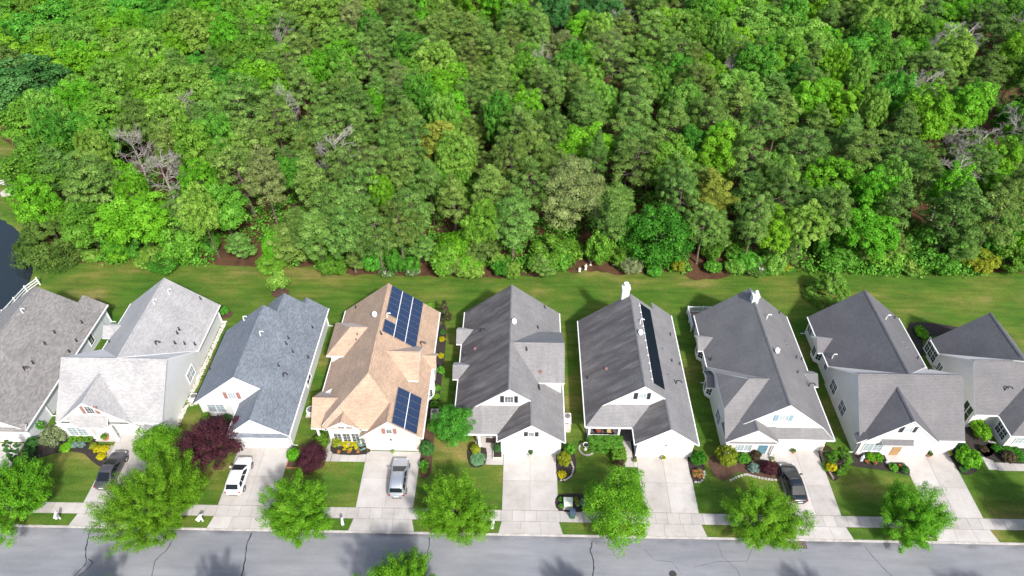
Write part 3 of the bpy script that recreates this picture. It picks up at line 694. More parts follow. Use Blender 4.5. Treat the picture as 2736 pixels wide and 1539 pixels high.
                mb = MB(); mb.tube([(x, y, z - 0.05), (x, y, z + 0.35), c - n * 0.07], 0.03, 6); mb.tube([c - v * 0.3, c - v * 0.2 + n * 0.35], 0.02, 5); mb.obox(c - v * 0.2 + n * 0.37, u, v, n, 0.06, 0.04, 0.05); s.part('mast', mb, 'dish_grey', d)
    def gutter(s, x, y0, y1, side, z=2.7):
        mb = MB(); mb.box(min(x, x + side * 0.11), max(x, x + side * 0.11), y0, y1, z - 0.14, z - 0.02); s.part('gutter', mb, 'white_trim')
    def gutter_x(s, x0, x1, y, z=2.7):
        mb = MB(); mb.box(x0, x1, y - 0.11, y, z - 0.14, z - 0.02); s.part('gutter', mb, 'white_trim')
    def downspout(s, x, y, n, z=2.6):
        mb = MB(); nx, ny = n; mb.box(x - 0.05, x + 0.05, y - 0.05, y + 0.05, 0.1, z); mb.box(min(x, x + nx * 0.5) - .04, max(x, x + nx * 0.5) + .04, min(y, y + ny * 0.5) - .04, max(y, y + ny * 0.5) + .04, 0.03, 0.11); s.part('downspout', mb, 'white_trim')
    def column(s, x, y, z0, z1, r=0.11):
        mb = MB(); mb.box(x - r * 1.4, x + r * 1.4, y - r * 1.4, y + r * 1.4, z0, z0 + 0.16); mb.box(x - r, x + r, y - r, y + r, z0 + 0.16, z1 - 0.12); mb.box(x - r * 1.4, x + r * 1.4, y - r * 1.4, y + r * 1.4, z1 - 0.12, z1); s.part('column', mb, 'white_trim')
    def done(s):
        s.part('roof', s.roof, [s.sh, 'white_trim', STREAK.get(s.sh, s.sh)]); s.part('wall', s.wall, s.si)
        if s.cap.f: s.part('ridge_cap', s.cap, s.sh)

mat_shingle('shingle_brown', (0.265, 0.252, 0.24), 0.24)
mat_shingle('shingle_pale', (0.42, 0.412, 0.41), 0.13, mort=0.72)
mat_shingle('shingle_slate', (0.20, 0.228, 0.265), 0.22)
mat_shingle('shingle_tan', (0.50, 0.355, 0.25), 0.13, mort=0.58)
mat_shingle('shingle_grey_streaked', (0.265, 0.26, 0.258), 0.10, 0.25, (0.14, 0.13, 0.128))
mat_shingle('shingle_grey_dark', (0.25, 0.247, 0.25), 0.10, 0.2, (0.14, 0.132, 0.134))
mat_shingle('shingle_grey_algae_shade', (0.19, 0.178, 0.174), 0.10, 0.9, (0.078, 0.067, 0.066))  # algae streaks, over a base darkened to paint in the left slope's shade
mat_shingle('shingle_grey_algae_shade_light', (0.195, 0.186, 0.184), 0.10, 0.85, (0.09, 0.079, 0.079))  # same pairing, paler: real algae streaks plus left-slope shade in the base colour
STREAK = {'shingle_grey_streaked': 'shingle_grey_algae_shade', 'shingle_grey_dark': 'shingle_grey_algae_shade_light'}
mat_shingle('shingle_grey_plain', (0.205, 0.2, 0.2), 0.08, 0.25, (0.14, 0.135, 0.14))
mat_shingle('shingle_charcoal', (0.165, 0.16, 0.166), 0.09, 0.2, (0.11, 0.105, 0.115))
mat_shingle('shingle_charcoal_blue', (0.155, 0.151, 0.157), 0.09, 0.15, (0.11, 0.105, 0.115))
mat_siding('siding_white', (0.74, 0.74, 0.73)); mat_siding('siding_grey', (0.76, 0.735, 0.705)); mat_siding('siding_cool', (0.72, 0.74, 0.76))

def front_entry_door(H, x, Y, mat='white_trim', w=0.95):
    mb = MB(); mb.box(x - w / 2, x + w / 2, Y - 0.05, Y, 0.12, 2.15); d = H.part('front_door', mb, mat)
    mb = MB(); mb.lathe(x + w / 2 - 0.1, Y - 0.08, [(0.03, 1.0), (0.045, 1.05), (0.03, 1.1)], 8); H.part('handle', mb, 'cast_iron', d)

def ranch(name, label, xL, xR, xr, zr, yb, yf, gx, gl, gyf, shingle, siding, porch=None, zg=None, back=None):
    """main gable (ridge along Y) with a garage gable run out forward on the right, sharing the right-hand slope"""
    H = House(name, label, ((xL + xR) / 2, 51), shingle, siding)
    sr = (zr - 2.7) / (xR - xr); zg = 2.7 + sr * (xR - gx)
    rp = [(gx, gyf), (xR, gyf)] + (back or [(xR, yb), (xr, yb)]) + [(xr, yf), (gx, yf)]
    lp = None
    if porch is not None:
        h = yf - porch; lp = [(xL, porch), (xL + h, yf), (xr, yf), (xr, yb), (xL, yb)]
    H.gy(xL, xR, yf, yb, xr, 2.7, zr, lp=lp, rp=rp, key='', ov=0.35)
    H.gy(gl, xR, gyf, yf + 0.34, gx, 2.7, zg, Rr=False, key='g', wy0=gyf + 0.35, wy1=yf + 0.345, ovs=0.352)
    if porch is not None:
        s_ = (zr - 2.7) / (xr - xL)
        H.slope([(xL, porch), (gx - 0.4, porch), (gx - 0.4, yf + 0.2), (xL + (yf - porch) + .2, yf + 0.2)], (2.7 - s_ * porch, 0, s_), key='P')
        H.gutter_x(xL, gl, porch)
    H.gutter(xL, porch if porch else yf, yb, -1); H.gutter(xR, gyf, yb if not back else back[0][1], 1); H.gutter(gl, gyf, (porch or yf), -1)
    return H

# ---- house with the brown-grey roof at the picture's edge
H = House('bungalow', 'white bungalow with mottled brown-grey roof beside the pond fence', (-59, 51), 'shingle_brown', 'siding_cool')
H.gy(-65.4, -52.55, 42.15, 60.0, -58.97, 2.7, 7.0, key='', rp=[(-58.97, 42.15), (-52.55, 42.15), (-52.55, 61.35), (-55.0, 61.35), (-55.0, 60.0), (-58.97, 60.0)], wy1=59.7)
H.wall.box(-55.2, -52.9, 59.65, 61.05, 0, 2.75); H.wall.prof([(-55.2, 2.7), (-52.9, 2.7), (-52.9, 2.76), (-55.2, 4.1)], 'y', 59.6, 61.05)
H.slope([(-65.4, 41.9), (-52.5, 41.9), (-52.5, 42.6), (-65.4, 42.6)], (2.7 - 0.8 * 41.9, 0, 0.8))
H.garage(-58.6, -53.6, 42.5, 1); H.vents('R', [(-58.41, 55.77, 'w'), (-53.6, 57.41, 'k'), (-55.13, 54.72, 'k'), (-55.25, 52.85, 'k'), (-53.1, 54.69, 'k'), (-53.1, 52.96, 'k'), (-55.15, 49.98, 'k'), (-55.36, 48.82, 'K')])
H.gutter(-52.55, 42.15, 61.35, 1); H.downspout(-52.85, 60.9, (1, 0)); H.downspout(-52.85, 46.0, (1, 0))
H.window((-52.9, 50.2, 1.5), (0, 1, 0), (1, 0, 0), 0.9, 1.4); H.window((-52.9, 56.5, 1.5), (0, 1, 0), (1, 0, 0), 0.9, 1.4)
H.lantern(-53.3, 42.48, 2.0); H.done()

# ---- pale grey house with the cross gable
H = House('bungalow', 'white house with pale grey cross-gabled roof and red-brown shutters', (-44, 52), 'shingle_pale', 'siding_white')
H.gy(-49.66, -38.3, 48.7, 61.6, -43.85, 2.7, 7.2, key='', wy0=49, gface=False, lp=[(-49.66, 61.6), (-49.66, 53.78), (-43.85, 48.6), (-43.85, 61.6)], rp=[(-43.85, 48.6), (-38.3, 53.78), (-38.3, 61.6), (-43.85, 61.6)])
H.gx(-49.95, -38.42, 43.32, 53.72, 48.5, 2.7, 7.19, key='x', ov=0.15)
H.gy(-50.2, -41.0, 43.2, 47.4, -45.6, 2.15, 6.13, key='f', wy0=43.75, wy1=47.0, lp=[(-50.2, 43.2), (-45.6, 43.2), (-45.6, 47.5), (-50.2, 43.5)], rp=[(-45.6, 43.2), (-41.0, 43.2), (-41.0, 43.5), (-45.6, 47.5)])
s_ = 0.8
H.slope([(-47.0, 42.55), (-44.0, 42.55), (-43.8, 43.35), (-47.6, 43.35), (-48.3, 43.05)], (2.7 - 1.6 * 42.55, 0, 1.6))
H.bay(-1, -50.6, -49.3, 55.6, 1.2, win=False, body=True)
H.wall.box(-49.75, -46.35, 43.0, 43.8, 0, 2.5)
H.window((-47.9, 43.0, 1.45), (1, 0, 0), (0, -1, 0), 2.0, 1.4, 4, 4, (2, 1), glass='sky_glass'); H.window((-45.3, 43.32, 4.85), (1, 0, 0), (0, -1, 0), 0.85, 1.15, 3, 4, shutter='red_shutter')
front_entry_door(H, -45.5, 43.75); H.window((-44.55, 43.75, 1.4), (1, 0, 0), (0, -1, 0), 0.3, 1.7, 1, 3, glass='sky_glass')
mb = MB(); mb.box(-44.35, -44.0, 43.7, 43.74, 0.9, 2.1); H.part('shutter', mb, 'red_shutter')
H.column(-43.95, 42.9, 0.1, 2.55); mb = MB(); mb.box(-46.4, -43.85, 42.7, 43.75, 0, 0.12); H.part('porch_step', mb, 'concrete')
H.garage(-43.4, -38.8, 43.66, 1); H.lantern(-43.55, 43.66, 2.1)
H.window((-38.57, 51.2, 1.5), (0, 1, 0), (1, 0, 0), 1.7, 1.4, 4, 4, (2, 2), glass='sky_glass')
H.vents('R', [(-43.41, 57.35, 'w'), (-42.77, 59.69, 'w'), (-40.13, 61.08, 'k'), (-40.54, 55.42, 'k'), (-40.54, 54.83, 'k'), (-40.32, 53.4, 'k'), (-39.57, 53.9, 'k'), (-38.75, 54.4, 'k'), (-41.65, 52.2, 'K')]); H.vents('L', [(-48.87, 54.4, 'k')])
H.gutter(-38.3, 53.75, 61.6, 1); H.gutter(-49.66, 53.75, 61.6, -1); H.gutter_x(-41.0, -38.42, 43.32); H.downspout(-38.6, 61.2, (1, 0)); H.done()

# ---- slate blue house
xr2 = -30.3
H = ranch('bungalow', 'white house with slate-blue shingles and three stepped rear gables', -36.0, -24.35, xr2, 7.3, 57.0, 46.0, -27.85, -30.95, 41.95, 'shingle_slate', 'siding_white',
          back=[(-24.35, 61.2), (-26.75, 61.2), (-26.75, 60.2), (-28.9, 60.2), (-28.9, 57.0), (xr2, 57.0)])
zR = lambda x: H.z('R', x, 0)
for x, y0, y1, w in ((-28.9, 55.8, 60.2, 2.2), (-26.75, 59.0, 61.2, 1.3)):
    z = zR(x); sl = 0.79; H.slope([(x - w, y0), (x, y0), (x, y1), (x - w, y1)], (z - sl * x, sl, 0)); H.ridge((x, y0, z), (x, y1, z))
H.wall.prof([(-31.0, 0), (-24.71, 0), (-24.71, 2.7), (-28.9, zR(-28.9) - 0.25), (-31.0, 3.9)], 'y', 56.2, 59.9); H.wall.prof([(-27.9, 0), (-24.713, 0), (-24.713, 2.7), (-26.75, zR(-26.75) - 0.25), (-27.9, 3.2)], 'y', 59.5, 60.9)
H.slope([(-30.95, 41.7), (-24.4, 41.7), (-24.7, 42.4), (-30.6, 42.4)], (2.62 - 0.75 * 41.7, 0, 0.75))
H.window((-31.36, 46.12, 4.1), (1, 0, 0), (0, -1, 0), 0.8, 0.95, 3, 4, glass='sky_glass', shutter='red_shutter')
H.window((-33.9, 46.35, 1.5), (1, 0, 0), (0, -1, 0), 1.9, 1.35, 4, 4, (2, 1), glass='sky_glass'); front_entry_door(H, -31.6, 46.35)
H.garage(-30.4, -24.9, 42.3, 1); H.lantern(-27.7, 42.3, 2.35)
H.window((-24.7, 50.9, 1.4), (0, 1, 0), (1, 0, 0), 1.5, 1.2, 2, 1, (2, 1)); H.gutter(-36, 46, 57, -1); H.downspout(-24.65, 60.7, (1, 0)); H.downspout(-24.65, 42.6, (1, 0))
H.vents('R', [(-29.47, 52.62, 'w'), (-27.1, 54.03, 'k'), (-27.1, 53.12, 'k'), (-26.31, 52.43, 'k'), (-25.28, 57.12, 'k'), (-24.79, 52.62, 'k'), (-27.09, 49.79, 'k'), (-26.36, 48.75, 'K')]); H.vents('L', [(-35.61, 50.65, 'k'), (-32.9, 56.4, 'w')]); H.done()

# ---- tan house with solar panels
H = House('bungalow', 'tan-shingled house with two blue solar arrays and a stone garage front', (-16.2, 51), 'shingle_tan', 'siding_white')
H3 = H
H.gy(-22.08, -10.24, 46.8, 60.85, -16.12, 2.7, 7.47, key='', lp=[(-22.08, 60.85), (-22.08, 47.6), (-20.8, 47.6), (-20.8, 42.6), (-16.12, 46.8), (-16.12, 60.85)],
     rp=[(-10.24, 41.9), (-10.24, 60.8), (-16.12, 60.85), (-16.12, 46.8), (-13.65, 44.45), (-13.65, 41.9)], wy0=46.5)
H.slope([(-16.12, 46.8), (-20.8, 42.3), (-13.65, 42.3), (-13.65, 44.45)], (7.47 - 0.87 * 46.8, 0, 0.87), key='F')
zg = H.z('R', -13.65, 0)
H.gy(-16.85, -10.24, 41.9, 46.0, -13.65, 2.7, zg, Rr=False, key='g', wy0=42.2, wy1=46.5, ovs=0.352, cap=False)
H.ridge((-13.65, 41.92, zg), (-13.65, 44.45, zg)); H.ridge((-13.65, 44.45, zg), (-16.12, 46.8, 7.47)); H.ridge((-20.8, 42.4, 3.6), (-16.12, 46.8, 7.47))
H.wall.prism([(-20.4, 42.75), (-13.7, 42.75), (-13.7, 46.6), (-21.7, 46.6), (-21.7, 44.6), (-20.4, 44.6)], 0, 3.4)
H.gy(-20.5, -16.6, 42.3, 45.0, -18.6, 3.5, 4.75, key='p', wy0=42.62, wy1=44.5, zfloor=0.0, ovs=0.45)
H.gx(-22.3, -19.3, 43.0, 48.0, 45.5, 2.65, 4.72, key='w', wall=False); H.column(-21.8, 43.4, 0.05, 2.5)
H.gx(-22.35, -17.5, 51.95, 57.3, 54.65, 4.15, 6.2, key='d', wall=False, cap=False, fp=[(-22.35, 51.95), (-17.5, 51.95), (-17.5, 54.65), (-19.75, 54.65)], bp=[(-22.35, 57.3), (-17.5, 57.3), (-17.5, 54.65), (-19.75, 54.65)])
H.slope([(-22.35, 51.95), (-22.35, 57.3), (-19.75, 54.65)], (4.15 + 0.78 * 22.35, 0.78, 0)); H.wall.box(-21.95, -18.2, 52.2, 57.0, 2.0, 4.05)
H.gx(-16.3, -11.25, 48.2, 53.3, 50.75, 4.5, 6.45, key='e', wall=True, zfloor=2.9, ov=0.3)
H.gx(-13.4, -9.8, 51.5, 53.9, 52.7, 2.7, 3.65, key='b', wall=False, cap=False); H.wall.box(-10.6, -10.05, 51.75, 53.65, 0.3, 2.6)
H.wall.prism([(-10.6, 48.6), (-9.95, 49.1), (-9.95, 50.3), (-10.6, 50.8)], 0.4, 2.55); H.window((-10.28, 48.85, 1.5), (0.65, 0.5, 0), (0.5, -0.65, 0), 0.55, 1.2, 2, 3); H.window((-9.95, 49.7, 1.5), (0, 1, 0), (1, 0, 0), 0.9, 1.2, 2, 3)
mb = MB(); za = zg - 0.3
mb.prof([(-16.46, 2.5), (-10.63, 2.5), (-10.63, 2.72), (-13.65, zg - 0.26), (-16.46, 2.75)], 'y', 41.97, 42.21); mb.box(-16.46, -16.15, 42.12, 42.21, 0, 2.5); mb.box(-11.1, -10.63, 42.12, 42.21, 0, 2.5); mb.box(-16.15, -11.1, 42.12, 42.21, 2.28, 2.5)
H.part('stone_front', mb, 'stone_veneer', label='pinkish stone veneer around the garage doors')
H.garage(-16.12, -11.12, 42.2, 2); H.window((-13.62, 41.97, 3.85), (1, 0, 0), (0, -1, 0), 0.55, 0.75, 2, 3, shutter='red_shutter'); H.lantern(-13.62, 42.12, 2.2)
for x in (-18.75, -17.85): H.window((x, 42.42, 3.6), (1, 0, 0), (0, -1, 0), 0.68, 0.75, 2, 4)
for x in (-19.45, -18.5, -17.55): H.window((x, 42.6, 1.6), (1, 0, 0), (0, -1, 0), 0.78, 1.75, 2, 6)
def solar(H, x0, x1, nx, y0, y1, ny, skip=()):
    a, bx, by = H.planes['R']; k = math.sqrt(1 + bx * bx); n = Vector((-bx, 0, 1)).normalized(); u = Vector((1, 0, bx)).normalized()
    w, l = (x1 - x0) / nx, (y1 - y0) / ny
    for i in range(1, nx):
        xc = x0 + w * i; mb = MB(); mb.obox(Vector((xc, (y0 + y1) / 2, a + bx * xc)) + n * 0.11, u, (0, 1, 0), n, 0.04, (y1 - y0) / 2, 0.02); H.part('solar_rail', mb, 'white_trim')
    for i in range(nx):
        for j in range(ny):
            if (i, j) in skip: continue
            xc, yc = x0 + w * (i + 0.5), y0 + l * (j + 0.5); c = Vector((xc, yc, a + bx * xc)) + n * 0.13
            mb = MB(); mb.obox(c, u, (0, 1, 0), n, w * k / 2 - 0.045, l / 2 - 0.014, 0.022); p = H.part('solar_panel', mb, 'alloy')
            mb = MB(); hu, hv = w * k / 2 - 0.065, l / 2 - 0.034; q = [c + u * su * hu + Vector((0, sv * hv, 0)) + n * 0.0245 for su, sv in ((-1, -1), (1, -1), (1, 1), (-1, 1))]
            mb.face(q, 0, [(0, 0), (2 * hu, 0), (2 * hu, 2 * hv), (0, 2 * hv)]); H.part('solar_cells', mb, 'solar_cell', p)
solar(H, -15.76, -12.2, 3, 53.1, 60.7, 8, {(0, 2)}); solar(H, -13.28, -10.85, 2, 41.98, 46.72, 5)
H.vents('R', [(-15.5, 55.5, 'w'), (-11.69, 54.09, 'K'), (-15.74, 52.7, 'k')]); H.vents('L', [(-20.44, 60.07, 'k'), (-16.96, 55.66, 'D')])
for x, y in ((-18.9, 54.0), (-19.0, 53.5), (-18.6, 53.5)):
    z = H.z('Fd', x, y); mb = MB(); mb.lathe(x, y, [(0.13, z - 0.1), (0.1, z + 0.12), (0, z + 0.15)], 8); H.part('roof_vent', mb, 'vent_grey')
H.gutter(-22.08, 47.6, 60.85, -1); H.gutter(-10.24, 41.9, 60.8, 1); H.done()

# ---- grey house in the centre
H = ranch('bungalow', 'grey-roofed white house with black shutters and two bays, behind the empty drive', -7.07, 4.75, -1.16, 7.45, 60.88, 44.8, 1.18, -2.34, 41.68, 'shingle_grey_streaked', 'siding_white', porch=42.58)
H.gx(-0.9, 4.83, 47.8, 55.45, 51.55, 4.95, 7.3, key='x', wall=True, zfloor=2.0, ov=0.32, ovs=0.3)
for y0, w in ((55.4, 1.38), (49.99, 1.28)): H.bay(-1, -7.75, -6.72, y0, w, win=False)
H.column(-4.35, 42.9, 0.05, 2.5); mb = MB(); mb.box(-4.8, -2.0, 42.75, 45.1, 0, 0.1); H.part('porch_floor', mb, 'concrete'); mb = MB(); mb.box(-3.7, -2.7, 43.3, 43.9, 0.1, 0.125); H.part('door_mat', mb, 'dark_frame')
front_entry_door(H, -3.2, 45.15); H.window((-1.17, 44.92, 5.7), (1, 0, 0), (0, -1, 0), 0.85, 0.95, 3, 4, shutter='dark_shutter'); H.window((1.2, 41.8, 3.95), (1, 0, 0), (0, -1, 0), 0.5, 0.6, 3, 2, shutter='dark_shutter')
H.garage(-1.75, 4.0, 42.03, 2); H.vents('L', [(-4.77, 55.75, 'K'), (-5.32, 53.43, 'r'), (-6.65, 53.31, 'k')]); H.vents('R', [(-0.78, 54.48, 'D'), (2.88, 60.3, 'k'), (1.97, 56.15, 'k'), (2.01, 47.3, 'k'), (2.03, 47.0, 'k')]); H.vents('Fx', [(2.2, 48.8, 'r')]); H.vents('Fx', [(0.63, 50.9, 'k')])
H.window((-6.72, 47.6, 1.5), (0, -1, 0), (-1, 0, 0), 0.9, 1.4); H.done()

# ---- grey house with the black pool-heater strip
H = ranch('bungalow', 'grey-roofed white house with a long black solar mat and rear chimney', 7.03, 18.7, 12.98, 7.4, 59.6, 45.5, 15.43, 12.05, 41.6, 'shingle_grey_dark', 'siding_white', porch=43.72,
          back=[(18.7, 60.76), (15.95, 60.76), (15.95, 59.6), (12.98, 59.6)])
H.wall.prof([(15.9, 0), (18.347, 0), (18.347, 2.7), (15.95, 4.6)], 'y', 58.6, 60.4)
a, bx, by = H.planes['R']; n = Vector((-bx, 0, 1)).normalized(); u = Vector((1, 0, bx)).normalized(); k = math.sqrt(1 + bx * bx)
mb = MB(); c = Vector((14.75, 52.8, a + bx * 14.75)) + n * 0.07; mb.obox(c, u, (0, 1, 0), n, 0.68 * k, 6.05, 0.03)
for j in range(24): mb.obox(c + u * (-0.68 * k + (j + 0.5) * 1.36 * k / 24) + n * 0.035, u, (0, 1, 0), n, 0.018, 6.03, 0.012)
mat_ = H.part('solar_mat', mb, 'thermal_black', label='long black solar heating mat')
mb = MB(); mb.tube([c - u * 0.74 * k + Vector((0, -6.05, 0)), c - u * 0.74 * k + Vector((0, 6.05, 0))], 0.04, 6); H.part('header_pipe', mb, 'white_plastic', mat_)
for j in range(11): mb = MB(); mb.obox(c - u * 0.78 * k + Vector((0, -5.6 + j * 1.12, 0)), u, (0, 1, 0), n, 0.09, 0.05, 0.06); H.part('clamp', mb, 'white_plastic', mat_)
mb = MB(); mb.box(11.95, 12.8, 59.35, 60.1, 0, 8.3); mb.box(11.88, 12.87, 59.28, 60.17, 8.3, 8.42); ch = H.part('chimney', mb, 'siding_white'); mb = MB(); mb.lathe(12.35, 59.78, [(0.2, 8.42), (0.2, 8.75), (0.3, 8.78), (0.3, 8.95), (0.05, 9.05)], 12); H.part('flue_cap', mb, 'white_plastic', ch)
H.column(7.5, 43.95, 0.05, 2.5); H.column(10.7, 43.95, 0.05, 2.5); mb = MB(); mb.box(7.3, 13.0, 43.85, 45.84, 0, 0.14); H.part('porch_floor', mb, 'porch_floor')
mb = MB(); mb.box(7.6, 10.6, 43.92, 43.98, 0.95, 1.02); mb.box(7.6, 10.6, 43.93, 43.97, 0.22, 0.27)
for j in range(24): mb.box(7.7 + j * 0.122, 7.73 + j * 0.122, 43.93, 43.97, 0.27, 0.95)
H.part('porch_railing', mb, 'white_trim')
front_entry_door(H, 11.5, 45.85, 'door_teal'); H.window((9.2, 45.85, 1.5), (1, 0, 0), (0, -1, 0), 1.7, 1.4, 4, 4, (2, 1))
H.window((12.9, 45.62, 5.7), (1, 0, 0), (0, -1, 0), 0.75, 0.9, 3, 4, glass='sky_glass', shutter='dark_shutter'); H.garage(12.65, 18.0, 41.95, 2); H.lantern(15.4, 41.95, 2.35)
H.vents('L', [(9.56, 50.15, 'r'), (7.6, 50.07, 'k')]); H.vents('R', [(13.4, 53.12, 'D'), (13.65, 55.18, 'w'), (17.88, 56.79, 'k'), (17.28, 52.18, 'k'), (18.4, 52.52, 'k'), (16.24, 53.21, 'v'), (16.33, 49.36, 'v'), (17.22, 48.8, 'K')]); H.done()

# ---- house with blue shutters
H = House('bungalow', 'grey-roofed house with pale blue shutters and a rear deck', (27.3, 51.5), 'shingle_grey_plain', 'siding_grey')
H.gy(21.62, 33.05, 43.35, 60.88, 27.43, 2.7, 7.4, key='', lp=[(21.62, 60.88), (21.62, 52.4), (26.4, 47.5), (23.2, 44.0), (23.4, 43.35), (27.43, 43.35), (27.43, 60.88)], rp=[(27.43, 43.35), (31.9, 43.35), (33.05, 42.5), (33.05, 60.88), (27.43, 60.88)], ov=0.4, wy0=43.75)
H.slope([(26.0, 42.52), (33.05, 42.52), (31.6, 43.8), (25.5, 43.8)], (2.7 - 0.82 * 42.52, 0, 0.82))
H.gx(21.6, 27.0, 42.35, 52.35, 47.42, 2.7, 6.65, key='x', wall=False, cap=False, fp=[(21.6, 42.35), (27, 42.35), (27, 47.42), (24.3, 47.42), (21.6, 44.9)], bp=[(21.6, 52.35), (27, 52.35), (27, 47.42), (24.3, 47.42), (21.6, 49.9)])
zc = 2.7 + 0.79 * 2.5; H.slope([(21.6, 44.9), (21.6, 49.9), (24.3, 47.42)], (zc - 0.71 * 21.6, 0.71, 0)); H.ridge((24.3, 47.42, 6.65), (26.9, 47.42, 6.65))
H.wall.prof([(42.7, 0), (52.0, 0), (52.0, 2.75), (49.95, zc - 0.2), (44.9, zc - 0.2), (42.7, 2.75)][::-1], 'x', 21.9, 26)
H.gy(21.6, 27.15, 42.02, 44.5, 24.45, 2.7, 4.85, key='p', wy0=42.45, wy1=44.0); H.slope([(21.65, 41.95), (27.1, 41.95), (26.7, 42.5), (22.0, 42.5)], (2.6 - 0.7 * 41.95, 0, 0.7))
H.bay(-1, 21.0, 21.97, 54.89, 1.26); H.bay(-1, 21.0, 21.9, 49.3, 1.26, sl=0.55); H.bay(1, 33.6, 32.7, 49.7, 1.15, win=False)
mb = MB(); mb.box(27.12, 27.85, 58.5, 59.3, 5, 8.15); mb.box(27.06, 27.91, 58.44, 59.36, 8.15, 8.25); ch = H.part('chimney', mb, 'siding_white'); mb = MB(); mb.lathe(27.5, 58.9, [(0.13, 8.25), (0.13, 8.55), (0.2, 8.58), (0.18, 8.75), (0.03, 8.8)], 12); H.part('flue_cap', mb, 'white_plastic', ch)
H.window((27.3, 43.47, 5.15), (1, 0, 0), (0, -1, 0), 0.95, 0.85, 3, 4, glass='sky_glass', shutter='blue_shutter')
H.window((21.9, 46.2, 1.55), (0, -1, 0), (-1, 0, 0), 1.5, 1.5, 4, 4, (2, 2)); H.window((21.97, 58.6, 1.5), (0, -1, 0), (-1, 0, 0), 1.0, 1.4, 2, 4, (1, 2)); H.window((21.97, 53.5, 1.5), (0, -1, 0), (-1, 0, 0), 0.8, 1.3, 2, 4, (1, 2))
H.window((23.9, 42.45, 1.35), (1, 0, 0), (0, -1, 0), 1.5, 1.4, 4, 4, (2, 1), glass='sky_glass'); front_entry_door(H, 25.9, 42.45, 'door_teal'); H.wall.box(26.8, 32.65, 43.05, 43.76, 0, 2.75)
mb = MB(); mb.box(25.2, 26.8, 41.7, 42.5, 0, 0.14); H.part('porch_step', mb, 'concrete'); H.column(26.9, 42.2, 0.05, 2.5)
H.garage(27.45, 32.3, 43.05, 2); H.lantern(29.9, 43.05, 2.3); mb = MB(); mb.box(32.32, 32.68, 42.98, 43.05, 0, 1.1); mb.box(27.1, 27.45, 42.98, 43.05, 0, 1.1); H.part('stone_pier', mb, 'stone_veneer')
H.vents('R', [(28.59, 56.65, 'w'), (31.68, 60.27, 'k'), (30.77, 54.71, 'v'), (30.77, 54.14, 'v'), (28.08, 50.83, 'D'), (31.69, 52.98, 'k'), (32.63, 53.41, 'k'), (30.82, 50.13, 'k'), (32.0, 49.0, 'K')]); H.vents('L', [(22.1, 53.18, 'k')])
H.gutter(33.05, 42.5, 60.88, 1); H.gutter(21.62, 52.4, 60.88, -1); H.gutter_x(27.2, 33.05, 42.52); H.downspout(21.85, 52.2, (-1, 0)); H.done()
# deck behind it
g = empty('rear_deck', (23.5, 62.2, 0), 'white-railed wooden deck behind the blue-shuttered house', 'deck'); o_ = (23.5, 62.2, 0)
for i in range(16): mb = MB(); mb.box(21.6 + i * 0.26, 21.84 + i * 0.26, 60.55, 63.9, 0.3, 0.36); mb.build('plank', 'timber', g, o_)
for x, y in ((21.62, 60.7), (21.62, 62.3), (21.62, 63.85), (23.6, 63.85), (25.7, 63.85)): mb = MB(); mb.box(x - 0.06, x + 0.06, y - 0.06, y + 0.06, 0, 1.4); mb.build('post', 'white_trim', g, o_)
for x0, x1, y0, y1 in ((21.59, 21.65, 60.7, 63.85), (21.62, 25.7, 63.82, 63.88)):
    mb = MB(); mb.box(x0 - .02, x1 + .02, y0 - .02, y1 + .02, 1.24, 1.3); mb.box(x0, x1, y0, y1, 0.45, 0.5)
    L_ = max(x1 - x0, y1 - y0); nn = int(L_ / 0.13)
    for i in range(nn):
        t = (i + 0.5) / nn
        if y1 - y0 > x1 - x0: mb.box(x0 + .01, x1 - .01, y0 + L_ * t - .018, y0 + L_ * t + .018, 0.5, 1.24)
        else: mb.box(x0 + L_ * t - .018, x0 + L_ * t + .018, y0 + .01, y1 - .01, 0.5, 1.24)
    mb.build('railing', 'white_trim', g, o_)

# ---- charcoal cross-gabled house
H = House('bungalow', 'charcoal-roofed house with front gable, black shutters and two big side windows', (41.3, 51.5), 'shingle_charcoal', 'siding_grey')
H.gy(35.7, 46.93, 47.7, 60.85, 41.15, 2.7, 7.4, key='', wy0=48, gface=False, lp=[(35.7, 60.85), (35.7, 52.78), (41.15, 47.7), (41.15, 60.85)], rp=[(41.15, 47.7), (46.93, 52.9), (46.93, 60.85), (41.15, 60.85)])
H.gx(35.72, 46.7, 42.66, 52.7, 47.66, 2.7, 7.41, key='x', ov=0.2); H.gy(35.73, 43.95, 42.24, 46.8, 39.8, 2.7, 6.52, key='f', wy0=42.6, wy1=46.5, lp=[(35.73, 42.24), (39.8, 42.24), (39.8, 46.8), (35.73, 42.8)], rp=[(39.8, 42.24), (43.95, 42.24), (43.95, 42.8), (39.8, 46.8)])
H.slope([(37.9, 41.95), (41.05, 41.95), (41.05, 42.62), (37.6, 42.62)], (2.7 - 1.35 * 41.95, 0, 1.35)); H.slope([(35.35, 42.3), (36.2, 42.3), (36.2, 43.45), (35.35, 43.45)], (2.62 - 0.8 * 35.35, 0.8, 0))
H.bay(-1, 35.1, 36.05, 54.83, 1.36)
for y in (50.6, 47.6): H.window((35.92, y, 1.6), (0, -1, 0), (-1, 0, 0), 1.45, 1.5, 4, 4, (2, 2))
H.window((36.05, 59.8, 1.5), (0, -1, 0), (-1, 0, 0), 1.2, 1.2, 4, 4, (2, 1)); H.window((36.05, 53.7, 1.7), (0, -1, 0), (-1, 0, 0), 0.7, 1.1, 2, 4)
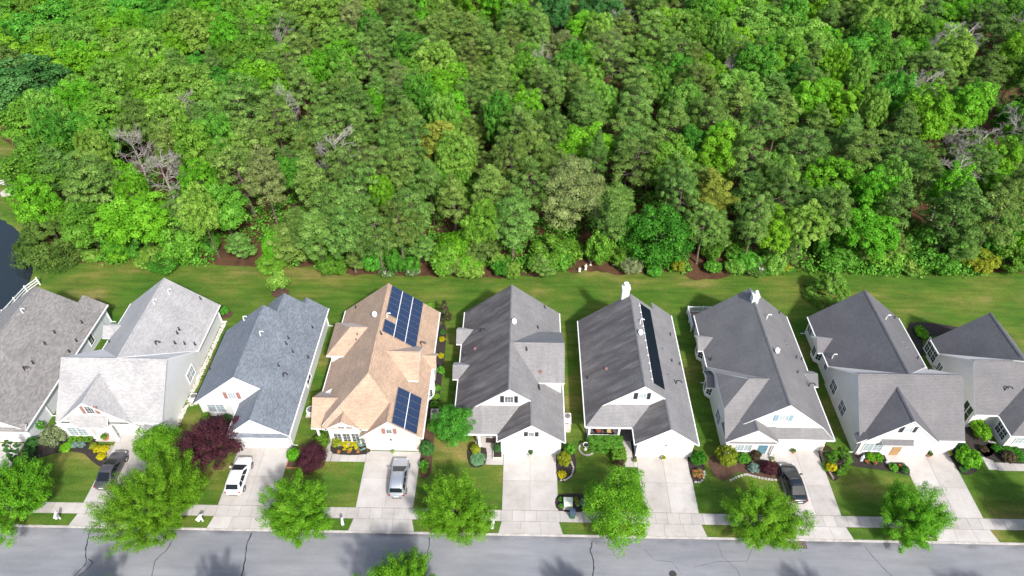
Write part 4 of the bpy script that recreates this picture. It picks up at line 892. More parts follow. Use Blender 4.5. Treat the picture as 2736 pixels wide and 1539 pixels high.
H.window((39.75, 42.36, 5.0), (1, 0, 0), (0, -1, 0), 0.75, 0.8, 3, 4, glass='sky_glass', shutter='dark_shutter'); H.window((37.5, 42.6, 1.5), (1, 0, 0), (0, -1, 0), 1.9, 1.4, 4, 4, (2, 1), glass='sky_glass'); front_entry_door(H, 40.1, 42.6, 'door_wood'); H.wall.box(41.2, 46.45, 42.98, 43.1, 0, 2.6)
H.garage(41.6, 46.3, 42.98, 2); H.lantern(43.95, 42.98, 2.2); mb = MB(); mb.box(39.2, 41.0, 41.7, 42.59, 0, 0.14); H.part('porch_step', mb, 'concrete')
H.vents('R', [(45.52, 59.7, 'k'), (42.56, 57.0, 'w'), (44.12, 54.66, 'v'), (44.17, 53.86, 'v'), (45.68, 53.23, 'k')]); H.vents('L', [(36.21, 53.6, 'w')]); H.vents('Bx', [(46.2, 51.5, 'K')])
H.gutter(46.93, 52.7, 60.85, 1); H.gutter(35.7, 52.75, 60.85, -1); H.gutter_x(43.95, 46.7, 42.66); H.downspout(36.0, 60.5, (-1, 0)); H.downspout(36.0, 42.9, (-1, 0)); H.done()

# ---- last house, cut by the frame
H = House('bungalow', 'charcoal-roofed house with tall side windows and an entry walk, at the far end', (55, 50), 'shingle_charcoal_blue', 'siding_grey')
H.gy(49.38, 59.3, 50.4, 57.25, 54.33, 2.7, 7.4, key='', wy0=50.6, gface=False, lp=[(49.38, 57.25), (49.38, 55.0), (54.33, 49.8), (54.33, 57.25)], rp=[(54.33, 49.8), (59.3, 55.0), (59.3, 57.25), (54.33, 57.25)])
H.gx(49.4, 60.5, 46.1, 54.95, 50.4, 2.7, 6.75, key='x', ov=0.2); 
H.gy(51.9, 62.5, 43.4, 49.5, 57.2, 2.7, 6.6, key='w', lp=[(51.9, 43.4), (57.2, 48.0), (57.2, 49.5), (51.9, 49.5)], rp=[(57.2, 48.0), (62.5, 43.4), (62.5, 49.5), (57.2, 49.5)], wall=False, cap=False)
H.slope([(51.9, 43.4), (62.5, 43.4), (57.2, 48.0)], (2.7 - 0.85 * 43.4, 0, 0.85)); H.wall.prism([(52.25, 43.75), (62, 43.75), (62, 47.0), (52.25, 47.0)], 0, 2.62); H.gutter(51.9, 43.4, 46.1, -1); H.gutter_x(51.9, 62, 43.4); H.gutter_x(49.4, 51.9, 46.1)
H.gy(54.2, 58.6, 43.0, 46.5, 56.4, 2.7, 4.5, key='q', wall=False)
H.window((49.73, 56.6, 1.45), (0, -1, 0), (-1, 0, 0), 2.5, 1.9, 6, 4, (3, 2)); H.window((49.6, 54.0, 1.3), (0, -1, 0), (-1, 0, 0), 0.9, 1.2, 4, 2, (2, 1)); H.window((52.25, 45.0, 1.5), (0, -1, 0), (-1, 0, 0), 1.7, 1.5, 4, 4, (2, 2)); H.window((53.9, 43.75, 1.5), (1, 0, 0), (0, -1, 0), 1.7, 1.2, 4, 4, (2, 1), glass='sky_glass')
H.window((49.6, 47.5, 1.5), (0, -1, 0), (-1, 0, 0), 1.5, 2.3, 2, 2, (2, 1), label='white-framed glazed entry')
H.vents('Fx', [(52.64, 48.08, 'K')]); H.gutter(49.38, 54.95, 57.25, -1); H.done()

# ================================================================== FOLIAGE
def quads_mesh(name, V, tint, mat):
    n = len(V)
    me = bpy.data.meshes.new(name)
    me.vertices.add(n * 4); me.vertices.foreach_set('co', V.reshape(-1).astype(np.float32))
    me.loops.add(n * 4); me.loops.foreach_set('vertex_index', np.arange(n * 4, dtype=np.int32))
    me.polygons.add(n); me.polygons.foreach_set('loop_start', np.arange(0, n * 4, 4, dtype=np.int32))
    try: me.polygons.foreach_set('loop_total', np.full(n, 4, dtype=np.int32))
    except Exception: pass
    me.update(calc_edges=True); me.validate()
    at = me.attributes.new('tint', 'FLOAT', 'FACE'); at.data.foreach_set('value', np.clip(tint, 0, 1).astype(np.float32))
    me.materials.append(MATS[mat])
    return me
def unit(a): return a / np.maximum(np.linalg.norm(a, axis=-1, keepdims=True), 1e-9)
def leaf_quads(P, nrm, rng, size, aspect=1.6, along=None):
    n = len(P)
    r = rng.normal(size=(n, 3)) if along is None else along + rng.normal(size=(n, 3)) * 0.35
    t = unit(r - nrm * np.sum(r * nrm, 1, keepdims=True)); b = np.cross(nrm, t)
    L = (size * rng.uniform(0.6, 1.35, n))[:, None]; W = L / aspect
    V = np.stack([P - t * L / 2, P + b * W / 2 - t * L * 0.06, P + t * L / 2, P - b * W / 2 - t * L * 0.06], 1)
    return V
def clump_leaves(C, rad, per, rng, size, aspect=1.6, up=0.35, squash=0.8, needles=False, outward=None, jit=0.55, spray=0.0):
    """leaves on the skins of clumps C (k,3) with radii rad (k,)"""
    k = len(C); n = k * per; idx = np.repeat(np.arange(k), per)
    d = unit(rng.normal(size=(n, 3)) + np.array([0, 0, up]) + (0 if outward is None else outward[idx] * 0.7))
    rr = rad[idx] * rng.uniform(0.55, 1.08, n) ** 0.7
    off = d * rr[:, None]; off[:, 2] *= squash
    if spray: off = off * 0.62 + (outward[idx] + np.array([0, 0, 0.35])) * (rr * rng.uniform(-1.0, 1.25, n) * spray)[:, None]
    P = C[idx] + off
    nr = unit(d * 0.8 + rng.normal(size=(n, 3)) * jit + np.array([0, 0, 0.35]))
    V = leaf_quads(P, nr, rng, size, aspect, along=(d + np.array([0, 0, 0.5])) if needles else None)
    tint = 0.45 + rng.normal(size=n) * 0.19 + (rng.normal(size=k) * 0.16)[idx]
    return V, tint
def shell_points(k, rng, R, Hh, zc, lo=-0.5, irr=0.22, fmin=0.5, dmin=0.0):
    """clump centres through the outer part of an uneven ellipsoid crown, kept apart by dmin*R so that dark gaps stay between them"""
    out = np.zeros((0, 3))
    ph = rng.uniform(0, 6.28, 4); tries = 0; dd = dmin * R
    while len(out) < k:
        tries += 1
        if tries > 40 * k: dd *= 0.85; tries = 0
        d = unit(rng.normal(size=3))
        if d[2] < lo: continue
        az = math.atan2(d[1], d[0]); w = 1 + irr * (math.sin(2 * az + ph[0]) * 0.5 + math.sin(3 * az + ph[1]) * 0.4 + math.sin(5 * az + ph[2] + 3 * d[2]) * 0.35)
        f = rng.uniform(fmin, 1.0) ** 0.6 * w
        p = np.array([d[0] * R * f, d[1] * R * f, zc + d[2] * Hh * f])
        if dd > 0 and len(out) and np.min(np.sum((out - p) ** 2, 1)) < dd * dd: continue
        out = np.vstack([out, p])
    return out
def limb_mesh(name, H, zc, C, rng, r0, mat, n_limb, top=0.85, lean=0.3):
    mb = MB(); pts = []; x = y = 0.0
    for i in range(7):
        t = i / 6; pts.append((x, y, H * top * t)); x += rng.normal() * lean * 0.3; y += rng.normal() * lean * 0.3
    mb.tube(pts, [r0 * (1 - 0.85 * i / 6) for i in range(7)], 7)
    for c in C[rng.permutation(len(C))[:n_limb]]:
        t = min(0.95, max(0.15, (c[2] - 0.25 * math.hypot(c[0], c[1])) / (H * top))) ; k = t * 6; i = min(5, int(k)); f = k - i
        p = np.array(pts[i]) * (1 - f) + np.array(pts[i + 1]) * f; m = (p + c) / 2 + np.array([0, 0, -0.05 * H * rng.random()])
        mb.tube([p, m, c], [r0 * 0.32, r0 * 0.2, r0 * 0.07], 4, cap=False)
    me_o = mb.build(name, mat); me = me_o.data; bpy.data.objects.remove(me_o); return me
def broadleaf(seed, Rr, H, k, per, size, mat, crown=0.66, lo=-0.45, crad=0.3, limbs=14, bark='bark', aspect=1.6, irr=0.22, jit=0.4, spray=0.0, fmin=0.5, dmin=0.0, up=0.35):
    rng = np.random.default_rng(seed); hh = H * crown / 2; zc = H - hh * 1.02
    C = shell_points(k, rng, Rr * (1 - crad * 0.5), hh * (1 - crad * 0.45), zc, lo, irr, fmin, dmin)
    rad = rng.uniform(0.7, 1.25, k) * Rr * crad
    ow = unit(C - np.array([0, 0, zc - hh * 0.4])); V, t = clump_leaves(C, rad, per, rng, size, aspect, up=up, outward=ow, jit=jit, spray=spray)
    return (limb_mesh('trunk', H, zc, C, rng, 0.035 * H * 0.5 + 0.05, bark, limbs), quads_mesh('crown', V, t, mat), Rr, H)
def pine(seed, Rr, H, k, per, mat, size=0.30, bark='pine_bark', aspect=2.3, point=0.0):
    """pitch-pine crown: separate tufted boughs round a straight trunk, domed or (point>0) drawn up to a tip"""
    rng = np.random.default_rng(seed); hh = H * rng.uniform(0.30, 0.37); zc = H - hh
    C = shell_points(k, rng, Rr * 0.88, hh * 0.92, zc, -0.6, 0.3, 0.35, 0.31)
    if point:
        t = np.clip((C[:, 2] - (H - 2 * hh)) / (2 * hh), 0, 1); C[:, :2] *= (1.2 - point * t)[:, None]
    rad = Rr * rng.uniform(0.17, 0.30, k)
    ow = unit(C - np.array([0, 0, zc - hh * 0.3]))
    V, t = clump_leaves(C, rad, per, rng, size, aspect, up=1.1, squash=0.6, needles=True, outward=ow, jit=0.4)
    return (limb_mesh('trunk', H, zc, C, rng, 0.16 + 0.006 * H, bark, 30, top=0.95), quads_mesh('crown', V, t, mat), Rr, H)
def bare(seed, Rr, H, n=10, mat='dead_wood', depth=4):
    """leafless tree: recursive limbs; trunk and twig crown as two meshes"""
    rng = np.random.default_rng(seed); tr = MB(); cr = MB()
    pts = []; x = y = 0
    for i in range(8): pts.append((x, y, H * i / 7)); x += rng.normal() * 0.12; y += rng.normal() * 0.12
    tr.tube(pts, [0.17 * (1 - 0.9 * i / 7) for i in range(8)], 6)
    def grow(p, d, L, r, lev):
        q = p + d * L * 0.5 + rng.normal(size=3) * L * 0.06; e = q + unit(d + rng.normal(size=3) * 0.25 + np.array([0, 0, 0.12])) * L * 0.5
        cr.tube([p, q, e], [r, r * 0.75, r * 0.45], 3, cap=False)
        if lev <= 0: return
        for s in range(int(rng.integers(3, 6))):
            f = rng.uniform(0.3, 1.0); b = p + (e - p) * f
            grow(b, unit(d + rng.normal(size=3) * 0.75 + np.array([0, 0, 0.2])), L * rng.uniform(0.42, 0.68), max(0.012, r * 0.55), lev - 1)
    for i in range(n):
        t = 0.35 + 0.62 * (i + rng.random()) / n; k = t * 7; j = min(6, int(k)); p = np.array(pts[j]) * (1 - (k - j)) + np.array(pts[j + 1]) * (k - j); a = rng.uniform(0, 6.28)
        grow(p, unit(np.array([math.cos(a), math.sin(a), rng.uniform(0.1, 0.7)])), Rr * rng.uniform(0.55, 0.95) * (1.05 - 0.45 * t), 0.05, depth - 1)
    o = tr.build('trunk', mat); tm = o.data; bpy.data.objects.remove(o); o = cr.build('crown', mat); cm = o.data; bpy.data.objects.remove(o)
    return (tm, cm, Rr, H)
def conifer(seed, Rr, H, k, per, mat, size=0.3, aspect=2.6, zb=0.04, power=0.9):
    rng = np.random.default_rng(seed); C = []; rad = []
    for i in range(k):
        t = rng.random() ** 1.4; z = H * (zb + (0.97 - zb) * t); a = rng.uniform(0, 6.28); r = Rr * (1 - t) ** power * rng.uniform(0.6, 1.0); C.append((math.cos(a) * r, math.sin(a) * r, z)); rad.append(Rr * rng.uniform(0.13, 0.22) * (1.15 - 0.7 * t))
    C = np.array(C); ow = unit(C * np.array([1, 1, 0.05]) + 1e-3)
    V, t = clump_leaves(C, np.array(rad), per, rng, size, aspect, up=0.3, squash=0.7, needles=True, outward=ow)
    return (limb_mesh('trunk', H, H * 0.5, C, rng, 0.05 + 0.015 * H, 'bark', 12, top=0.95), quads_mesh('crown', V, t, mat), Rr, H)
def put_tree(proto, name, x, y, Rr, H, rz, label, group=None, cat='tree', tilt=(0, 0)):
    tm, cm, R0, H0 = proto
    e = empty(name, (x, y, 0), label, cat, group); e.rotation_euler = (tilt[0], tilt[1], rz); e.scale = (Rr / R0, Rr / R0, H / H0)
    child('trunk', tm, e); child('crown', cm, e); return e
def shrub_mesh(seed, shape, k, per, size, mat, aspect=1.5, crad=0.28, jit=0.5):
    """unit-size leafy mass: 'ball' (dome on the ground), 'box', 'cone'"""
    rng = np.random.default_rng(seed); C = []
    for i in range(k):
        if shape == 'ball':
            d = unit(rng.normal(size=3)); d[2] = abs(d[2]) if rng.random() < 0.75 else d[2] * 0.4; f = rng.uniform(0.6, 0.85); C.append((d[0] * f, d[1] * f, 0.5 + d[2] * f * 0.52))
        elif shape == 'box':
            p = rng.uniform(-0.85, 0.85, 3); ax = rng.integers(0, 4); 
            if ax == 0: p[0] = math.copysign(0.85, p[0])
            elif ax == 1: p[1] = math.copysign(0.85, p[1])
            else: p[2] = 0.8
            C.append((p[0], p[1], 0.5 + p[2] * 0.5))
        else:
            t = rng.random() ** 1.3; a = rng.uniform(0, 6.28); r = (1 - t) ** 0.75 * rng.uniform(0.6, 0.9); C.append((math.cos(a) * r, math.sin(a) * r, 0.05 + 0.9 * t))
    C = np.array(C); rad = np.full(k, crad) * rng.uniform(0.75, 1.2, k)
    ow = unit(C - np.array([0, 0, 0.35])); V, t = clump_leaves(C, rad, per, rng, size, aspect, outward=ow, squash=0.55, jit=jit)
    V[:, :, 2] = np.maximum(V[:, :, 2], 0.0)
    return quads_mesh('shrub', V, t, mat)
SH = {}
def shrub(kind, x, y, r, h, label, name='shrub', shape='ball', mat='leaf_mid', group=None, ry=None, rz=0.0, cat='shrub'):
    leaf = 0.09 if r < 0.7 else 0.12
    big = shape == 'box' and r > 1
    key = (shape, mat, big, round(leaf / r, 1) if r > 0.6 else 0)
    if key not in SH:
        k = 420 if big else 120 if shape == 'box' else 60 if r < 0.7 else 110
        SH[key] = shrub_mesh(len(SH) + 11, shape, k, 46 if r > 0.45 else 40, min(0.28, max(0.07, leaf / r)), mat, crad=0.15 if big else 0.27 if r < 0.7 else 0.22, jit=0.35)
    o = bpy.data.objects.new(name, SH[key]); COL.objects.link(o); o.location = (x, y, 0.02); o.scale = (r, ry or r, h); o.rotation_euler = (0, 0, rz if rz else (x * 7.3 % 6.28 if ry is None else 0))
    return tag(o, label, cat, group)

# ------------------------------------------------------------------ street and garden trees
ST = [broadleaf(100 + i, 3.9, 7.0, 280, 240, 0.14, 'leaf_street', crown=0.9, lo=-0.75, crad=0.19, limbs=26, irr=0.26, aspect=1.9, spray=0.7, fmin=0.15) for i in range(3)]
BIG = broadleaf(120, 6.2, 9.0, 560, 220, 0.15, 'leaf_street', crown=0.9, lo=-0.75, crad=0.13, limbs=40, irr=0.26, aspect=1.9, spray=0.8, fmin=0.15)
def airy():
    t = broadleaf(125, 3.8, 7.0, 190, 130, 0.145, 'leaf_street', crown=0.9, lo=-0.75, crad=0.22, limbs=60, irr=0.36, aspect=1.4, fmin=0.2); return t
AIRY = airy()
for (x, y, Rr, H, p, lb) in ((-49.6, 33.9, 4.0, 6.2, ST[0], 'leafy green street tree cut by the picture edge, beside the brown-roofed house'), (-35.3, 33.4, 4.8, 6.9, BIG, 'largest street tree, bright green, hiding the rear of the dark grey car'),
                             (-21.3, 33.5, 3.5, 5.6, ST[1], 'green street tree on the verge between the white car and the silver car'), (-6.1, 33.4, 3.6, 5.8, ST[2], 'green street tree on the verge beside the empty central drive'),
                             (9.5, 33.9, 3.7, 6.4, AIRY, 'airy light green street tree behind the wheeled bin'), (23.3, 33.4, 3.5, 5.7, ST[1], 'green street tree overlapping the tail of the black car'), (37.3, 33.8, 3.3, 6.0, ST[2], 'green street tree in front of the charcoal cross-gabled house'), (52.0, 33.3, 3.6, 6.6, ST[0], 'street tree at the far end of the verge, nearly out of frame')):
    put_tree(p, 'street_tree', x, y, Rr, H, x * 1.7, lb, 'street trees along the verge')
put_tree(ST[0], 'street_tree', -10.2, 25.4, 3.5, 7.4, 2.2, 'tree top poking up at the bottom edge from the near side of the road', 'trees on the near side of the road')
for i, x in enumerate((-37.2, -25.6, 6.6, 28.6, 43.8)):
    put_tree(ST[i % 3], 'street_tree', x, 23.4, 2.6, 6.0, i * 1.3, 'near-side street tree below the picture edge, shading the road ' + ('under the largest tree', 'below the white car', 'beside the central drive', 'below the storm drain', 'near the charcoal house apron')[i], 'trees on the near side of the road')
MID = broadleaf(130, 2.4, 5.4, 180, 120, 0.14, 'leaf_street', fmin=0.3, crown=0.85, lo=-0.8, crad=0.24, limbs=16, aspect=1.7)
GRN = broadleaf(131, 2.3, 5.2, 200, 120, 0.13, 'leaf_mid', fmin=0.3, crown=0.86, lo=-0.8, crad=0.24, limbs=16, aspect=1.5)
put_tree(MID, 'garden_tree', -37.6, 40.6, 2.5, 4.6, 0.5, 'small green garden tree between the pale grey house and its drive', 'garden trees')
put_tree(GRN, 'garden_tree', -7.1, 43.6, 2.25, 5.2, 1.0, 'dense round green tree at the corner of the central grey house', 'garden trees')
PL = broadleaf(132, 3.3, 5.2, 240, 130, 0.13, 'leaf_plum', crown=0.88, lo=-0.8, spray=0.6, fmin=0.2, crad=0.2, limbs=26, aspect=1.8)
put_tree(PL, 'plum_tree', -32.4, 40.8, 3.3, 5.0, 0.4, 'large dark purple-leaved tree in front of the slate-blue house', 'purple-leaved trees')
PL2 = broadleaf(133, 1.6, 2.6, 150, 110, 0.1, 'leaf_plum', fmin=0.3, crown=0.95, lo=-0.9, crad=0.25, limbs=8, aspect=1.8)
put_tree(PL2, 'plum_tree', -21.8, 40.3, 1.6, 2.6, 0.4, 'small round purple-leaved tree beside the front walk of the tan house', 'purple-leaved trees')
SM = broadleaf(134, 1.5, 3.2, 60, 60, 0.2, 'leaf_oak', crown=0.6, lo=-0.3, crad=0.3, limbs=14)
put_tree(SM, 'lawn_tree', -32.4, 66.8, 1.5, 3.2, 0.4, 'small lone tree in a round mulch ring on the back lawn', None)
SPR = conifer(140, 2.9, 4.4, 150, 110, 'leaf_oak', 0.24, 3.0, power=0.65)
put_tree(SPR, 'conifer_tree', 41.0, 67.4, 2.9, 4.3, 1.0, 'broad olive conifer alone on the back lawn behind the charcoal roof')
ARB = conifer(141, 0.95, 4.4, 80, 70, 'leaf_deep', 0.2, 2.0, power=0.35)
put_tree(ARB, 'arborvitae', -52.4, 39.6, 1.05, 4.4, 0.2, 'dark green columnar evergreen on the lawn beside the brown-roofed house')
BRC = conifer(142, 0.75, 3.6, 60, 60, 'leaf_brown', 0.2, 2.4, power=0.5)
put_tree(BRC, 'conifer_tree', -9.8, 62.2, 0.8, 3.4, 0.2, 'browning slim conifer behind the tan house')
FTH = conifer(143, 1.5, 2.8, 60, 60, 'leaf_mid', 0.28, 3.6, power=0.45)
put_tree(FTH, 'feathery_tree', 33.7, 41.3, 1.5, 2.8, 0.2, 'feathery green small tree in the timber-edged corner bed by the blue-shuttered house')
BSP = conifer(144, 0.55, 1.7, 40, 60, 'leaf_blue', 0.14, 2.2, power=0.7)
put_tree(BSP, 'blue_spruce', -17.1, 42.5, 0.6, 1.7, 0.2, 'small pale blue spruce beside the stone garage front')
for x, y, r, h in ((-9.9, 41.8, 0.85, 1.9),):
    e = shrub('b', x, y, r, h, 'rounded blue-green dwarf spruce at the drive edge near the silver car', 'dwarf_spruce', 'ball', 'leaf_deep')

# ------------------------------------------------------------------ garden shrubs
S = shrub
S('a', -50.4, 42.5, 1.5, 2.3, 'big round sage-green clipped shrub by the pale grey house', mat='leaf_sage')
S('a', -52.7, 41.9, 0.7, 1.3, 'dark green shrub at the brown-roofed house drive, nearer the garage', mat='leaf_deep'); S('a', -52.6, 41.0, 0.65, 1.0, 'low dark green shrub at the brown-roofed house drive, nearer the lawn', mat='leaf_deep')
for i, x in enumerate((-48.75, -47.8, -47.0)): S('a', x, 42.7, 0.45, 0.8, ('first', 'middle', 'last')[i] + ' clipped green ball under the pale house window, from the sage shrub', mat='leaf_mid', group='clipped balls under the window')
for i, x in enumerate((-48.15, -47.4)): S('a', x, 42.0, 0.4, 0.65, ('outer', 'inner')[i] + ' of two grey-green balls in front of the clipped green row', mat='leaf_blue', group='grey-green balls')
S('a', -46.15, 41.9, 0.42, 0.6, 'yellow-green ball beside the yellow shrubs by the dark grey car', mat='leaf_lime')
for x, y, lb in ((-45.45, 41.5, 'vivid yellow shrub nearest the porch step of the pale house'), (-44.75, 41.5, 'vivid yellow shrub nearest the garage of the pale house'), (-44.7, 40.6, 'vivid yellow shrub nearest the dark grey car')): S('a', x, y, 0.5, 0.6, lb, mat='leaf_yellow', group='vivid yellow shrubs')
S('a', -49.1, 41.75, 0.7, 0.45, 'low bright green clump between the sage shrub and the grey-green balls', mat='leaf_bright'); S('a', -53.0, 44.0, 0.55, 1.6, 'loose green shrub against the white side wall of the brown-roofed house', mat='leaf_mid')
S('a', -35.2, 45.9, 0.5, 0.9, 'green ball under the front window of the slate-blue house', mat='leaf_bright'); S('a', -32.9, 45.7, 0.75, 0.9, 'dark green shrub by the entry of the slate-blue house', mat='leaf_deep', ry=0.5); S('a', -35.4, 44.4, 0.3, 0.4, 'tiny lime clump at the bed edge above the purple tree', mat='leaf_lime'); S('a', -30.75, 42.0, 0.35, 0.8, 'small green shrub at the garage corner of the slate-blue house', mat='leaf_mid')
S('a', -24.0, 40.9, 0.8, 1.5, 'bright green egg-shaped shrub in a square edged bed beside the white car drive', mat='leaf_bright')
S('a', -21.6, 42.9, 0.65, 0.9, 'boxy green shrub beside the porch column of the tan house', mat='leaf_mid', shape='box'); S('a', -19.65, 42.55, 0.6, 1.5, 'lime-green upright shrub at the tan house window', mat='leaf_lime'); S('a', -18.35, 42.45, 0.8, 1.0, 'bright yellow clipped block under the tan house windows', mat='leaf_yellow', shape='box', ry=0.45)
S('a', -16.35, 41.95, 0.25, 0.4, 'small reddish plant at the tan house garage corner', mat='leaf_brown'); S('a', -10.05, 40.1, 0.55, 1.0, 'round green shrub above the red pot beside the silver car drive', mat='leaf_mid')
for q_, x in enumerate((-19.5, -18.4, -17.4)): S('a', x, 41.85, 0.22, 0.25, 'red-leaved bedding plant in the tan house bed, ' + ('under the lime shrub', 'under the yellow block', 'under the blue spruce')[q_], mat='leaf_orange_flower', group='bedding plants in the tan house bed', cat='plant')
for i, y in enumerate((50.45, 49.25, 48.1)): S('a', -9.75, y, 0.5, 0.9, ('rear', 'middle', 'front')[i] + ' clipped green ball along the side wall of the tan house', mat='leaf_mid', group='balls along the tan house wall')
S('a', -9.85, 58.35, 0.4, 0.7, 'yellow ball shrub along the tan house wall, nearer the back lawn', mat='leaf_yellow'); S('a', -9.75, 55.6, 0.4, 0.7, 'yellow ball shrub along the tan house wall, nearer the bay', mat='leaf_yellow'); S('a', -9.5, 53.1, 0.5, 1.1, 'loose green bush beside the tan house bay', mat='leaf_mid'); S('a', -9.9, 59.5, 0.38, 0.7, 'dark green ball at the back corner of the tan house', mat='leaf_deep'); S('a', -12.1, 64.2, 0.8, 0.9, 'low green shrub patch behind the tan house', mat='leaf_mid', ry=0.5); S('a', -9.7, 45.0, 0.6, 0.9, 'loose green plant beside the tan house air conditioner', mat='leaf_oak')
S('a', -4.75, 42.1, 0.52, 1.1, 'yellow-green ball beside the central house porch', mat='leaf_lime'); S('a', -4.45, 41.2, 0.85, 0.45, 'low mint-green juniper mat beside the central house walk', mat='leaf_mint', ry=0.95)
S('a', 5.35, 41.9, 0.55, 2.0, 'upright green shrub at the garage corner of the central house', mat='leaf_mid'); S('a', 4.75, 40.85, 0.75, 1.7, 'large yellow-green shrub beside the top of the empty drive', mat='leaf_lime', ry=0.9); S('a', 4.5, 39.4, 0.5, 0.45, 'low golden shrub at the stone edge of the empty drive', mat='leaf_yellow')
S('a', 4.25, 36.55, 0.26, 0.5, 'small green tuft in the black bed, behind the utility box', mat='leaf_mid'); S('a', 4.25, 35.8, 0.26, 0.5, 'small green tuft in the black bed, at the sidewalk corner', mat='leaf_mid'); S('a', 5.8, 36.5, 0.25, 0.6, 'small lime sapling in the black bed by the teal pots', mat='leaf_lime')
S('a', 9.25, 43.0, 1.9, 1.2, 'long clipped green hedge in front of the porch railing', 'hedge', 'box', 'leaf_mid', ry=0.85, cat='hedge'); S('a', 10.6, 41.7, 0.75, 1.05, 'short return of clipped hedge beside the walk with the dark porch', 'hedge', 'box', 'leaf_mid', ry=0.75, cat='hedge'); S('a', 10.6, 40.9, 0.6, 0.75, 'brown-red bush at the end of the clipped hedge', mat='leaf_brown')
S('a', 18.95, 41.2, 0.85, 1.6, 'deep green rounded shrub beside the airy tree drive', mat='leaf_emerald'); S('a', 18.75, 39.8, 0.65, 0.5, 'low orange-flowering patch below the deep green shrub', mat='leaf_orange_flower', cat='plant')
S('a', 21.8, 41.3, 1.25, 2.4, 'large golden-lime shrub at the corner of the blue-shuttered house', mat='leaf_lime'); S('a', 23.85, 41.6, 0.75, 0.9, 'green shrub under the blue-shuttered house window', mat='leaf_mid'); S('a', 25.2, 41.9, 0.55, 1.1, 'brownish round shrub by the blue-shuttered house door', mat='leaf_brown'); S('a', 24.7, 40.5, 0.65, 0.7, 'silvery blue low shrub at the stone bed edge', mat='leaf_blue'); S('a', 26.15, 40.35, 0.9, 1.2, 'dark red cut-leaf shrub beside the black car', mat='leaf_plum'); S('a', 32.8, 40.7, 0.6, 0.9, 'yellow shrub in the timber-edged corner bed', mat='leaf_yellow')
S('a', 37.35, 42.0, 0.55, 0.95, 'clipped green ball near the white statue of the charcoal house', mat='leaf_bright'); S('a', 38.15, 41.95, 0.55, 0.95, 'clipped green ball nearer the orange door', mat='leaf_bright')
S('a', 36.95, 41.6, 0.25, 0.4, 'orange flower clump beside the white statue', mat='leaf_orange_flower', cat='flowers'); S('a', 37.75, 41.5, 0.27, 0.4, 'orange flower clump between the clipped balls', mat='leaf_orange_flower', cat='flowers'); S('a', 40.25, 41.05, 0.25, 0.4, 'orange flower clump by the drive of the charcoal house', mat='leaf_orange_flower', cat='flowers'); S('a', 39.4, 40.85, 0.5, 0.7, 'green mound at the front of the black bed', mat='leaf_mid'); S('a', 40.5, 40.6, 0.45, 0.7, 'dark green mound where the black bed meets the drive', mat='leaf_deep')
S('a', 47.4, 41.7, 1.3, 1.9, 'big round bright green shrub between the last two houses', mat='leaf_bright'); S('a', 47.25, 43.1, 0.8, 1.3, 'dark green shrub against the charcoal house garage corner', mat='leaf_deep'); S('a', 46.75, 40.9, 0.45, 0.5, 'low dark shrub below the big round shrub', mat='leaf_deep')
S('a', 50.55, 45.6, 0.95, 1.6, 'long clipped light green shrub by the last house entry', mat='leaf_bright', ry=1.7); S('a', 50.05, 43.3, 0.45, 0.7, 'brown tuft beside the last house walk', mat='leaf_brown')
for i, (x, y) in enumerate(((51.55, 43.5), (52.6, 43.3), (53.5, 43.1), (53.4, 42.3))): S('a', x, y, 0.6, 0.6, ('fern clump nearest the wall corner of the last house', 'fern clump under the window of the last house', 'fern clump farthest along the last house wall', 'fern clump beside the brown round shrub')[i], mat='leaf_emerald', cat='fern', group='ferns at the last house')
S('a', 52.1, 42.2, 0.8, 1.1, 'brown-leaved round shrub in the last house bed', mat='leaf_brown'); S('a', -38.6, 62.5, 0.65, 1.3, 'lone green shrub behind the pale grey house', mat='leaf_mid'); S('a', 50.6, 60.6, 0.8, 0.8, 'green patch in the bed behind the last house', mat='leaf_bright', ry=1.2)

# ------------------------------------------------------------------ yard objects
def ac_unit(x, y, m, label, w=0.42, h=0.85, round_=False):
    g = empty('air_conditioner', (x, y, 0), label, 'air conditioner', 'air conditioners beside the houses'); o = (x, y, 0)
    mb = MB(); mb.box(x - w - 0.1, x + w + 0.1, y - w - 0.1, y + w + 0.1, 0, 0.07); mb.build('pad', 'kerb_concrete', g, o)
    n = 8 if round_ else 4; rot = math.pi / n
    P = [(x + w * (1.08 if round_ else 1.38) * math.cos(rot + 2 * math.pi * k / n), y + w * (1.08 if round_ else 1.38) * math.sin(rot + 2 * math.pi * k / n)) for k in range(n)]
    mb = MB(); mb.prism(P, 0.07, h); c = mb.build('cabinet', m, g, o)
    for k in range(6): mb = MB(); z = 0.16 + k * (h - 0.25) / 6; mb.prism([(x + (a - x) * 1.02, y + (b - y) * 1.02) for a, b in P], z, z + 0.03); mb.build('louvre', m, c, o)
    mb = MB(); mb.lathe(x, y, [(w * 0.78, h + 0.004), (w * 0.78, h + 0.01)], 18); f = mb.build('fan_well', 'ac_dark', g, o)
    mb = MB()
    for k in range(4):
        a = k * math.pi / 2 + 0.3; mb.face([(x, y, h + 0.014), (x + w * .7 * math.cos(a), y + w * .7 * math.sin(a), h + 0.014), (x + w * .7 * math.cos(a + 0.7), y + w * .7 * math.sin(a + 0.7), h + 0.03)])
    mb.build('fan_blades', 'vent_grey', f, o)
    mb = MB()
    for r in (0.3, 0.55, 0.8):
        rs = w * r; mb.rings([[(x + (rs + dr) * math.cos(2 * math.pi * k / 18), y + (rs + dr) * math.sin(2 * math.pi * k / 18), h + 0.04) for k in range(18)] for dr in (-0.008, 0.008)], cap=False)
    mb.build('guard', m, g, o)
